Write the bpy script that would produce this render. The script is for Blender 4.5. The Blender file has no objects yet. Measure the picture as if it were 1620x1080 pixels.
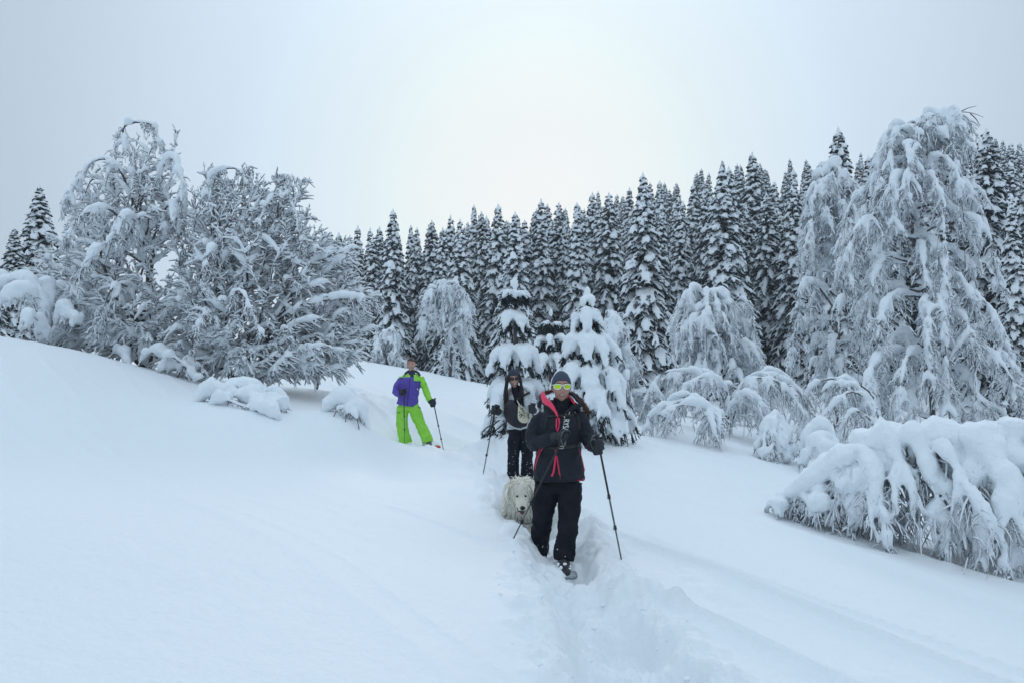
import bpy, math, random
import numpy as np
from mathutils import Vector, Matrix
from mathutils.bvhtree import BVHTree

# ---------------------------------------------------------------- camera, sky, sun, exposure
scn = bpy.context.scene
CAMZ = 1.5                       # eye height over the snow the photographer stands on
LENS, SENSOR = 28.0, 36.0
PITCH = math.radians(2.73)
cam = bpy.data.cameras.new('camera'); cam.lens = LENS; cam.sensor_width = SENSOR
cam.clip_start = 0.05; cam.clip_end = 3000
camo = bpy.data.objects.new('camera', cam); scn.collection.objects.link(camo)
camo.location = (0, 0, CAMZ); camo.rotation_euler = (math.radians(90) + PITCH, 0, 0)
scn.camera = camo

SUN_EL, SUN_AZ = math.radians(13.5), math.radians(2)    # behind the cloud, ahead of the camera (azimuth from +Y towards +X)
SDIR = Vector((math.sin(SUN_AZ) * math.cos(SUN_EL), math.cos(SUN_AZ) * math.cos(SUN_EL), math.sin(SUN_EL)))
world = bpy.data.worlds.new('World'); scn.world = world; world.use_nodes = True
wn, wl = world.node_tree.nodes, world.node_tree.links
wn.clear()
wout = wn.new('ShaderNodeOutputWorld'); bg = wn.new('ShaderNodeBackground')
sky = wn.new('ShaderNodeTexSky'); sky.sky_type = 'NISHITA'; sky.sun_disc = False
sky.sun_elevation = SUN_EL; sky.sun_rotation = SUN_AZ; sky.air_density = 1.0; sky.dust_density = 3.0
tc = wn.new('ShaderNodeTexCoord')
dp = wn.new('ShaderNodeVectorMath'); dp.operation = 'DOT_PRODUCT'
nz = wn.new('ShaderNodeVectorMath'); nz.operation = 'NORMALIZE'
dp.inputs[1].default_value = SDIR
ramp = wn.new('ShaderNodeValToRGB'); ramp.color_ramp.interpolation = 'B_SPLINE'
e = ramp.color_ramp.elements
e[0].position = 0.0; e[0].color = (.50, .60, .70, 1)
e[1].position = 1.0; e[1].color = (1.0, 1.09, 1.18, 1)
for p_, c_ in ((.60, (.46, .56, .66, 1)), (.84, (.43, .53, .63, 1)), (.92, (.52, .62, .73, 1)), (.965, (.70, .85, 1.0, 1)), (.988, (.82, .94, 1.06, 1))):
    k_ = e.new(p_); k_.color = c_
mx = wn.new('ShaderNodeMix'); mx.data_type = 'RGBA'; mx.inputs[0].default_value = 0.99
sc10 = wn.new('ShaderNodeVectorMath'); sc10.operation = 'SCALE'; sc10.inputs['Scale'].default_value = 10.0
wl.new(tc.outputs['Generated'], nz.inputs[0]); wl.new(nz.outputs[0], dp.inputs[0])
mr = wn.new('ShaderNodeMapRange'); mr.inputs[1].default_value = -1; mr.inputs[2].default_value = 1
wl.new(dp.outputs['Value'], mr.inputs[0]); wl.new(mr.outputs[0], ramp.inputs[0])
# the cloud layer is not even: broad faint mottling
cn = wn.new('ShaderNodeTexNoise'); cn.inputs['Scale'].default_value = 1.6; cn.inputs['Detail'].default_value = 2
wl.new(nz.outputs[0], cn.inputs['Vector'])
cmr = wn.new('ShaderNodeMapRange'); cmr.inputs[3].default_value = 9.6; cmr.inputs[4].default_value = 10.4
wl.new(cn.outputs['Fac'], cmr.inputs[0]); # an overcast sky is brightest overhead
sxyz = wn.new('ShaderNodeSeparateXYZ'); wl.new(nz.outputs[0], sxyz.inputs[0])
zen = wn.new('ShaderNodeMapRange'); zen.interpolation_type = 'SMOOTHSTEP'; zen.inputs[1].default_value = .35; zen.inputs[2].default_value = 1.0; zen.inputs[3].default_value = 1.0; zen.inputs[4].default_value = 1.85
wl.new(sxyz.outputs[2], zen.inputs[0])
zmul = wn.new('ShaderNodeMath'); zmul.operation = 'MULTIPLY'; wl.new(zen.outputs[0], zmul.inputs[0]); wl.new(cmr.outputs[0], zmul.inputs[1])
wl.new(zmul.outputs[0], sc10.inputs['Scale'])
wl.new(ramp.outputs[0], sc10.inputs[0])
wl.new(sky.outputs[0], mx.inputs[6]); wl.new(sc10.outputs[0], mx.inputs[7])
wl.new(mx.outputs[2], bg.inputs[0]); bg.inputs[1].default_value = 0.1
wl.new(bg.outputs[0], wout.inputs[0])
sun = bpy.data.lights.new('sun', 'SUN'); sun.energy = 1.4; sun.angle = math.radians(22); sun.color = (1, .985, .955)
suno = bpy.data.objects.new('sun', sun); scn.collection.objects.link(suno)
suno.rotation_euler = SDIR.to_track_quat('Z', 'Y').to_euler(); suno.location = (0, 0, 60)
scn.view_settings.view_transform = 'Standard'; scn.view_settings.look = 'None'
scn.view_settings.exposure = 0.08; scn.view_settings.gamma = 1.0; scn.view_settings.use_curve_mapping = False
scn.cycles.max_bounces = 6; scn.cycles.diffuse_bounces = 4; scn.cycles.use_denoising = True

# ---------------------------------------------------------------- helpers
F = LENS / SENSOR * 1620
def P(px, py, Y):
    """the point at distance Y ahead of the camera that the photograph shows at px, py"""
    a, b = (px - 810) / F, (540 - py) / F
    cy, cz = math.cos(PITCH) - b * math.sin(PITCH), math.sin(PITCH) + b * math.cos(PITCH)
    s = Y / cy
    return np.array((a * s, Y, cz * s + CAMZ))

_rng_hash = np.uint32(2654435761)
def _h(ix, iy, iz, seed):
    with np.errstate(over='ignore'):
        h = (ix.astype(np.uint32) * np.uint32(73856093)) ^ (iy.astype(np.uint32) * np.uint32(19349663)) ^ \
            (iz.astype(np.uint32) * np.uint32(83492791)) ^ np.uint32(seed * 9781 + 17)
        h = (h ^ (h >> np.uint32(15))) * np.uint32(2246822519)
        h = (h ^ (h >> np.uint32(13))) * np.uint32(3266489917)
        h = h ^ (h >> np.uint32(16))
    return h.astype(np.float64) / 4294967296.0
def vnoise(p, seed=0):
    p = np.asarray(p, float)
    if p.shape[-1] == 2: p = np.concatenate([p, np.zeros(p.shape[:-1] + (1,))], -1)
    i = np.floor(p).astype(np.int64); f = p - i; u = f * f * f * (f * (f * 6 - 15) + 10)
    x, y, z = i[..., 0], i[..., 1], i[..., 2]
    r = 0
    for dx in (0, 1):
        wx = u[..., 0] if dx else 1 - u[..., 0]
        for dy in (0, 1):
            wy = u[..., 1] if dy else 1 - u[..., 1]
            for dz in (0, 1):
                wz = u[..., 2] if dz else 1 - u[..., 2]
                r = r + wx * wy * wz * _h(x + dx, y + dy, z + dz, seed)
    return r * 2 - 1
def fbm(p, oct=3, seed=0):
    p = np.asarray(p, float); a, s, n = 1.0, 0.0, 0.0
    for o in range(oct):
        s = s + a * vnoise(p * 2 ** o + o * 13.7, seed + o); n += a; a *= .5
    return s / n
def sstep(a, b, x):
    t = np.clip((x - a) / (b - a), 0, 1); return t * t * (3 - 2 * t)

class MB:
    """collects quads and triangles; build() links them as one mesh object"""
    def __init__(s): s.v = []; s.f = []; s.n = 0; s.m = []
    def add(s, V, Fc, mat=0):
        V = np.asarray(V, float).reshape(-1, 3); Fc = np.asarray(Fc, np.int64)
        if len(V) == 0 or len(Fc) == 0: return
        s.v.append(V); s.f.append(Fc + s.n); s.m.append(mat); s.n += len(V)
    def tubes(s, Pn, R, sides=5, ref=(0, 0, 1), mat=0, cap=True):
        """Pn (B,N,3) centre lines; R (B,N) or (B,N,2) radii across and along ref"""
        Pn = np.asarray(Pn, float); R = np.asarray(R, float)
        if Pn.ndim == 2: Pn = Pn[None]; R = R[None]
        if len(Pn) == 0: return
        if R.ndim == 2: R = np.stack([R, R], -1)
        B, N, _ = Pn.shape
        T = np.gradient(Pn, axis=1); T /= np.linalg.norm(T, axis=-1, keepdims=True) + 1e-9
        ref = np.asarray(ref, float)
        if ref.ndim == 1: ref = np.broadcast_to(ref, Pn.shape).copy()
        par = np.abs((T * ref).sum(-1)) > .985
        alt = np.where(np.abs(ref[..., :1]) < .5, np.array((1., 0, 0)), np.array((0, 1., 0)))
        ref = np.where(par[..., None], alt, ref)
        S = np.cross(T, ref); S /= np.linalg.norm(S, axis=-1, keepdims=True) + 1e-9
        U = np.cross(S, T)
        a = np.arange(sides) / sides * 2 * math.pi
        V = Pn[:, :, None] + S[:, :, None] * (np.cos(a)[:, None] * R[:, :, None, :1]) + U[:, :, None] * (np.sin(a)[:, None] * R[:, :, None, 1:])
        b = np.arange(B)[:, None, None] * (N * sides); n = np.arange(N - 1)[None, :, None] * sides
        k = np.arange(sides)[None, None, :]; k2 = (k + 1) % sides
        Q = np.stack([b + n + k, b + n + k2, b + n + sides + k2, b + n + sides + k], -1).reshape(-1, 4)
        s.add(V, Q, mat)
        if cap:
            base = s.n - B * N * sides
            for row, rev in ((0, True), (N - 1, False)):
                c = Pn[:, row]; c0 = s.n
                bb = base + np.arange(B)[:, None] * (N * sides) + row * sides
                kk = np.arange(sides)[None]; ca = c0 + np.arange(B)[:, None] + 0 * kk
                t = np.stack([bb + kk, bb + (kk + 1) % sides, ca], -1) if not rev else np.stack([bb + (kk + 1) % sides, bb + kk, ca], -1)
                s.v.append(c); s.f.append(t.reshape(-1, 3)); s.m.append(mat); s.n += B
    def blobs(s, C, R, seg=8, rings=5, mat=0):
        """ellipsoids; C (B,3), R (B,3)"""
        C = np.asarray(C, float).reshape(-1, 3); R = np.asarray(R, float)
        if R.ndim == 1: R = np.broadcast_to(R[:, None] if len(R) == len(C) and len(C) != 3 else R, (len(C), 3))
        th = np.linspace(0.02, math.pi - .02, rings + 1); ph = np.arange(seg) / seg * 2 * math.pi
        D = np.stack([np.sin(th)[:, None] * np.cos(ph), np.sin(th)[:, None] * np.sin(ph), np.cos(th)[:, None] + 0 * ph], -1)
        V = C[:, None, None] + D[None] * R[:, None, None]
        n = np.arange(rings)[None, :, None] * seg; k = np.arange(seg)[None, None]; k2 = (k + 1) % seg
        b = np.arange(len(C))[:, None, None] * ((rings + 1) * seg)
        Q = np.stack([b + n + k, b + n + seg + k, b + n + seg + k2, b + n + k2], -1).reshape(-1, 4)
        s.add(V, Q, mat)
    def blades(s, A, D, L, W, mat=0, seed=0):
        """thin triangles from A along D (n,3), length L, width W"""
        A = np.asarray(A, float); D = np.asarray(D, float); n = len(A)
        if n == 0: return
        D = D / (np.linalg.norm(D, axis=1, keepdims=True) + 1e-9)
        r = np.random.default_rng(seed).normal(size=(n, 3)); S = np.cross(D, r); S /= np.linalg.norm(S, axis=1, keepdims=True) + 1e-9
        L = np.broadcast_to(L, (n,))[:, None]; W = np.broadcast_to(W, (n,))[:, None]
        V = np.stack([A - S * W / 2, A + S * W / 2, A + D * L], 1)
        s.add(V, np.arange(3 * n).reshape(-1, 3), mat)
    def mesh(s, name, mats, smooth=True, off=(0, 0, 0)):
        me = bpy.data.meshes.new(name)
        V = np.concatenate(s.v) - np.asarray(off)
        q = [f for f in s.f if f.shape[1] == 4]; t = [f for f in s.f if f.shape[1] == 3]
        mq = [np.full(len(f), m) for f, m in zip(s.f, s.m) if f.shape[1] == 4]; mt = [np.full(len(f), m) for f, m in zip(s.f, s.m) if f.shape[1] == 3]
        Q = np.concatenate(q) if q else np.zeros((0, 4), int); T3 = np.concatenate(t) if t else np.zeros((0, 3), int)
        me.vertices.add(len(V)); me.vertices.foreach_set('co', V.astype(np.float32).ravel())
        li = np.concatenate([Q.ravel(), T3.ravel()]).astype(np.int32)
        me.loops.add(len(li)); me.loops.foreach_set('vertex_index', li)
        st = np.concatenate([np.arange(len(Q)) * 4, len(Q) * 4 + np.arange(len(T3)) * 3]).astype(np.int32)
        me.polygons.add(len(st)); me.polygons.foreach_set('loop_start', st)
        me.polygons.foreach_set('loop_total', np.concatenate([np.full(len(Q), 4), np.full(len(T3), 3)]).astype(np.int32))
        me.polygons.foreach_set('material_index', np.concatenate(mq + mt).astype(np.int32))
        me.polygons.foreach_set('use_smooth', np.full(len(st), smooth))
        for m in (mats if isinstance(mats, (list, tuple)) else [mats]): me.materials.append(m)
        me.update(calc_edges=True)
        return me
    def build(s, name, mats, parent=None, off=(0, 0, 0), smooth=True):
        o = bpy.data.objects.new(name, s.mesh(name, mats, smooth, off)); scn.collection.objects.link(o)
        if parent is not None: o.parent = parent
        return o

def bake(o, voxel=None, smooth=0, disp=None, sfac=.5, dec=None):
    """voxel-merge, smooth and roughen a mesh, and keep the result as its data"""
    if voxel:
        m = o.modifiers.new('r', 'REMESH'); m.mode = 'VOXEL'; m.voxel_size = voxel; m.use_smooth_shade = True
    if smooth:
        m = o.modifiers.new('s', 'SMOOTH'); m.factor = sfac; m.iterations = smooth
    for strength, size in (disp or []):
        t = bpy.data.textures.new('lumps', 'CLOUDS'); t.noise_scale = size; t.noise_depth = 2
        m = o.modifiers.new('d', 'DISPLACE'); m.texture = t; m.strength = strength; m.mid_level = .5; m.texture_coords = 'LOCAL'
    if dec and dec < 1:
        m = o.modifiers.new('c', 'DECIMATE'); m.ratio = dec; m.use_collapse_triangulate = False
    dg = bpy.context.evaluated_depsgraph_get()
    me = bpy.data.meshes.new_from_object(o.evaluated_get(dg), depsgraph=dg)
    old = o.data; o.modifiers.clear(); mats = list(old.materials); o.data = me
    if len(me.materials) == 0:
        for m in mats: me.materials.append(m)
    bpy.data.meshes.remove(old)
    return o

def tag(o, label=None, cat=None, group=None, kind=None):
    if label: o['label'] = label
    if cat: o['category'] = cat
    if group: o['group'] = group
    if kind: o['kind'] = kind
    return o
def empty(name, loc, rz=0):
    o = bpy.data.objects.new(name, None); scn.collection.objects.link(o)
    o.location = tuple(float(c) for c in loc); o.rotation_euler = (0, 0, rz); o.empty_display_size = .2
    return o
def copy_tree(o, parent=None):
    c = o.copy(); scn.collection.objects.link(c); c.parent = parent
    for ch in list(o.children): copy_tree(ch, c)
    return c
def bez(pts, n):
    """smooth curve (Catmull-Rom) through pts, n points"""
    pts = np.asarray(pts, float)
    if len(pts) == 2: return pts[0] + (pts[1] - pts[0]) * np.linspace(0, 1, n)[:, None]
    q = np.vstack([2 * pts[0] - pts[1], pts, 2 * pts[-1] - pts[-2]]); m = len(pts) - 1
    t = np.linspace(0, m - 1e-9, n); i = t.astype(int); u = (t - i)[:, None]
    a, b, c, d = q[i], q[i + 1], q[i + 2], q[i + 3]
    return .5 * (2 * b + (c - a) * u + (2 * a - 5 * b + 4 * c - d) * u ** 2 + (3 * b - a - 3 * c + d) * u ** 3)
def interp(vals, n):
    return np.interp(np.linspace(0, 1, n), np.linspace(0, 1, len(vals)), vals)

# ---------------------------------------------------------------- materials
def mat(name, col, rough=.7, noise=None, bump=None, sub=0, metal=0, spec=.4, coat=0, sheen=0, scale2=None):
    m = bpy.data.materials.new(name); m.use_nodes = True
    n, l = m.node_tree.nodes, m.node_tree.links; b = n['Principled BSDF']
    b.inputs['Base Color'].default_value = (*col, 1); b.inputs['Roughness'].default_value = rough
    b.inputs['Metallic'].default_value = metal; b.inputs['Specular IOR Level'].default_value = spec
    b.inputs['Coat Weight'].default_value = coat; b.inputs['Sheen Weight'].default_value = sheen
    if sub:
        b.inputs['Subsurface Weight'].default_value = sub; b.inputs['Subsurface Radius'].default_value = (.5, .7, 1.0); b.inputs['Subsurface Scale'].default_value = .05
    tcn = n.new('ShaderNodeTexCoord')
    if noise:                                  # (scale, other colour, amount)
        t = n.new('ShaderNodeTexNoise'); t.inputs['Scale'].default_value = noise[0]; t.inputs['Detail'].default_value = 5
        l.new(tcn.outputs['Object'], t.inputs['Vector'])
        r = n.new('ShaderNodeValToRGB'); r.color_ramp.elements[0].position = .35; r.color_ramp.elements[1].position = .68
        r.color_ramp.elements[0].color = (*col, 1); r.color_ramp.elements[1].color = (*noise[1], 1)
        l.new(t.outputs['Fac'], r.inputs[0]); l.new(r.outputs[0], b.inputs['Base Color'])
    prev = None
    for (s_, d_) in (bump or []):
        t = n.new('ShaderNodeTexNoise'); t.inputs['Scale'].default_value = s_; t.inputs['Detail'].default_value = 4
        l.new(tcn.outputs['Object'], t.inputs['Vector'])
        bp = n.new('ShaderNodeBump'); bp.inputs['Distance'].default_value = d_; bp.inputs['Strength'].default_value = 1
        l.new(t.outputs['Fac'], bp.inputs['Height'])
        if prev: l.new(prev.outputs[0], bp.inputs['Normal'])
        prev = bp
    if prev: l.new(prev.outputs[0], b.inputs['Normal'])
    return m
M_SNOW = mat('snow', (.86, .905, .94), .75, bump=[(6, .02), (45, .004), (300, .0012)], spec=.25)
M_TSNOW = mat('snow_on_branches', (.86, .905, .94), .8, bump=[(9, .03), (40, .008)], spec=.2)
M_RIME = mat('rime', (.76, .80, .84), .8, noise=(14, (.86, .90, .93), 1), spec=.2)
M_NEEDLE = mat('spruce_needles', (.018, .026, .032), .75, noise=(3, (.036, .050, .054), 1), spec=.2)
M_BARK = mat('bark', (.085, .075, .08), .85, noise=(8, (.15, .14, .145), 1), bump=[(30, .01)])
M_TWIG = mat('twigs', (.10, .08, .085), .85, noise=(6, (.17, .145, .15), 1))
M_FROSTW = mat('white_frosted_twigs', (.40, .42, .45), .85, noise=(5, (.62, .66, .70), 1))
M_FROST = mat('frosted_twigs', (.17, .165, .185), .85, noise=(5, (.40, .43, .47), 1))
# ---------------------------------------------------------------- the ground
def G(px, py, Y): return tuple(P(px, py, Y))
ctrl = [(0, 0, 0.05), (-3, 0, .55), (3, 0, -.4), (0, -6, -.2), (-8, -5, 1.3), (8, -5, -1.5), (-14, 3, 2.9), (-20, 20, 3.0), (-11, 18, 2.0),
        (-1.8, 2.8, .40), G(0, 800, 4.7), G(1620, 1080, 5.0), G(960, 1080, 4.05), (1.1, 6.5, .05), (.42, 6.5, .17), (0.02, 6.6, .12), (-.9, 6.4, .24), (-.36, 10, .31),
        G(640, 704, 14.3), G(702, 716, 14), G(660, 738, 12.2), G(600, 722, 12.0), G(700, 768, 10.6), G(740, 735, 12), G(300, 640, 12), G(455, 658, 12), G(590, 690, 12.5), G(0, 533, 12.5), G(150, 565, 13), G(300, 604, 14),
        G(400, 619, 15), G(560, 569, 26), G(640, 583, 29), G(700, 596, 30), G(770, 612, 30), G(480, 616, 18), G(550, 627, 16),
        G(1020, 700, 13), G(1150, 690, 16), G(1300, 730, 15), G(1205, 808, 10), G(1400, 862, 9.2), G(1620, 914, 8.6), G(900, 690, 13), G(790, 690, 12.6),
        G(1620, 760, 16), (-4, 6, .82), (9, 5, -1.4), (14, 12, -1.5),
        (-7.5, 45, 1.2), (6.8, 45, .6), (25, 40, .9), (22, 22, -.8), (12, 24, -.4), (-18, 45, .0), (-40, 60, -2), (-15, 75, 1.8), (0, 62, 1.6),
        (5.4, 75, 5.0), (12, 85, 9.2), (31, 105, 18.0), (52, 120, 23), (75, 120, 26.5), (40, 75, 9), (20, 62, 3.4), (60, 80, 13), (0, 100, 8),
        (90, 60, 12), (-60, 20, 6), (-60, 110, -4), (-20, 140, 3), (40, 160, 30), (110, 160, 42), (60, -40, -14), (-60, -40, 12), (0, -60, -4),
        (200, 0, 0), (-200, 0, 10), (0, -220, -20), (200, 260, 60), (-200, 260, 0), (0, 300, 30), (220, 120, 50)]
C2 = np.array(ctrl, float)
def _U(d): return np.where(d > 0, d * d * np.log(d + 1e-9), 0)
_A = _U(np.linalg.norm(C2[:, None, :2] - C2[None, :, :2], axis=-1)) + np.eye(len(C2)) * .3
_Q = np.hstack([np.ones((len(C2), 1)), C2[:, :2]])
_W = np.linalg.solve(np.block([[_A, _Q], [_Q.T, np.zeros((3, 3))]]), np.concatenate([C2[:, 2], np.zeros(3)]))
def base_h(X, Y):
    X = np.asarray(X, float); Y = np.asarray(Y, float); r = np.hypot(X, Y); k = np.minimum(1, 260 / (r + 1e-9)); X = X * k; Y = Y * k
    s = _W[-3] + _W[-2] * X + _W[-1] * Y
    for i in range(len(C2)): s = s + _W[i] * _U(np.hypot(X - C2[i, 0], Y - C2[i, 1]))
    return s
# the trodden track, from the camera up to the third walker and on
TR = bez([(.7, 1.0), (.72, 2.5), (.66, 4.0), (.52, 5.2), (.42, 6.6), (.20, 7.9), (.10, 9.2), (.12, 10.4), (-.25, 11.8), (-.75, 12.9), (-1.6, 14.4), (-2.9, 17), (-4.6, 21), (-5.2, 26)], 520)
TRW = np.interp(TR[:, 1], [1, 4, 6.6, 9, 12, 15, 26], [.38, .37, .33, .30, .27, .22, .18])
TRD = np.interp(TR[:, 1], [1, 4, 6, 7, 9, 10.5, 12, 15, 26], [.26, .25, .16, .12, .13, .12, .09, .03, .01])
_tt = np.gradient(TR, axis=0); _tt /= np.linalg.norm(_tt, axis=1, keepdims=True)
_arc = np.concatenate([[0], np.cumsum(np.linalg.norm(np.diff(TR, axis=0), axis=1))])
def height(X, Y):
    X = np.asarray(X, float); Y = np.asarray(Y, float); sh = X.shape; X = X.ravel(); Y = Y.ravel()
    z = base_h(X, Y)
    p2 = np.stack([X, Y], -1); rr = np.hypot(X, Y)
    near = np.exp(-(rr / 45) ** 2)
    z = z + .05 * fbm(p2 * .35, 2, 3) * near + (1 - near) * .35 * fbm(p2 * .12, 3, 8)
    # wind-packed ripples running down the fall line
    a = math.radians(-48); u = X * math.cos(a) + Y * math.sin(a); v = -X * math.sin(a) + Y * math.cos(a)
    w = v + .5 * fbm(np.stack([u * .25, v * .4], -1), 2, 5)
    rip = (1 - np.abs(vnoise(np.stack([u * .10, w * .80], -1), 11))) ** 5 - .3 + .5 * (1 - np.abs(vnoise(np.stack([u * .22 + 9, w * 1.9], -1), 12))) ** 6
    z = z + near * sstep(.3, 3, X + .2 * Y - .3) * .062 * rip + near * .028 * rip
    z = z + near * .006 * fbm(np.stack([u * .6, w * 5], -1), 2, 21)
    z = z + near * .0035 * fbm(p2 * 9, 2, 31)
    # the track
    s = (Y > -1) & (Y < 30) & (np.abs(X) < 9)
    if s.any():
        Xs, Ys = X[s], Y[s]; best = np.full(len(Xs), 1e9); bi = np.zeros(len(Xs), int)
        for i in range(len(TR)):
            d = (Xs - TR[i, 0]) ** 2 + (Ys - TR[i, 1]) ** 2; m = d < best; best[m] = d[m]; bi[m] = i
        t = _tt[bi]; side = (Xs - TR[bi, 0]) * t[:, 1] - (Ys - TR[bi, 1]) * t[:, 0]      # + is to the right looking up the track
        q = np.stack([Xs, Ys], -1)
        side = side + .12 * fbm(q * 1.6, 2, 41) + .05 * fbm(q * 6, 2, 43)
        d = np.abs(side); W = TRW[bi] * np.where(side > 0, 1.15, 1); D = TRD[bi]
        prof = 1 - sstep(W * .30, W * 1.0, d)
        rough = np.exp(-(d / (W * 1.45)) ** 4)
        rim = np.exp(-((d - W * 1.18) / (W * .32)) ** 2)
        lump = fbm(q * 5.2, 3, 47); l2 = fbm(q * 14, 3, 53)
        dz = -D * prof + rim * (.035 + .035 * lump) + rough * (.062 * lump + .045 * l2 + .014 * fbm(q * 34, 2, 57)) * np.minimum(1, D / .16 + .2)
        # billows pushed out to the right of the track
        bl = np.maximum(0, fbm(q * 2.6, 3, 61) - .08) * np.exp(-((side - W * 1.5) / .45) ** 2)
        dz += bl * .15 * (D / .25)
        # single steps
        arc = _arc[bi] + (Xs - TR[bi, 0]) * t[:, 0] + (Ys - TR[bi, 1]) * t[:, 1]; st = .62; ph = (arc / st) % 1 - .5; idx = np.floor(arc / st).astype(int)
        sx = side - np.where(idx % 2 == 0, .13, -.13)
        dz -= np.minimum(.15, D * .62) * np.exp(-(sx / .13) ** 4) * np.exp(-((ph * st) / .20) ** 4)
        z[s] += dz
        # where each walker stands
        for (cx, cy, rx, ry, dd) in WELLS:
            z[s] -= dd * np.exp(-(((Xs - cx) / rx) ** 2 + ((Ys - cy) / ry) ** 2) ** 1.5) * (1 + .3 * lump)
    for (cx, cy, r, dd) in TREEWELLS:
        z = z - dd * np.exp(-(((X - cx) ** 2 + (Y - cy) ** 2) / r ** 2))
    return z.reshape(sh)
WELLS = []; TREEWELLS = []
def hz(x, y): return float(height(np.array([x]), np.array([y]))[0])

def make_ground():
    half = math.radians(37)
    az = np.concatenate([np.linspace(-math.pi, -half, 28)[:-1], np.linspace(-half, half, 520), np.linspace(half, math.pi, 28)[1:]])
    r = np.concatenate([[.05, .5, 1, 1.4], np.geomspace(1.8, 3.6, 40), np.geomspace(3.6, 8.5, 210)[1:], np.geomspace(8.5, 20, 100)[1:], np.geomspace(20, 160, 60)[1:], np.geomspace(160, 240, 8)[1:]])
    A, R = np.meshgrid(az, r, indexing='ij'); X = np.sin(A) * R; Y = np.cos(A) * R
    Z = height(X, Y); na, nr = A.shape
    i = np.arange(na - 1)[:, None] * nr; j = np.arange(nr - 1)[None]
    Q = np.stack([i + j, i + nr + j, i + nr + j + 1, i + j + 1], -1).reshape(-1, 4)[:, ::-1]
    b = MB(); b.add(np.stack([X, Y, Z], -1), Q); o = b.build('snow_ground', M_GROUND)
    tag(o, kind='structure'); return o
M_GROUND = mat('snow_ground', (.865, .90, .925), .7, bump=[(3, .012), (22, .010), (110, .0035), (600, .0012)], spec=.3)
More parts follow.
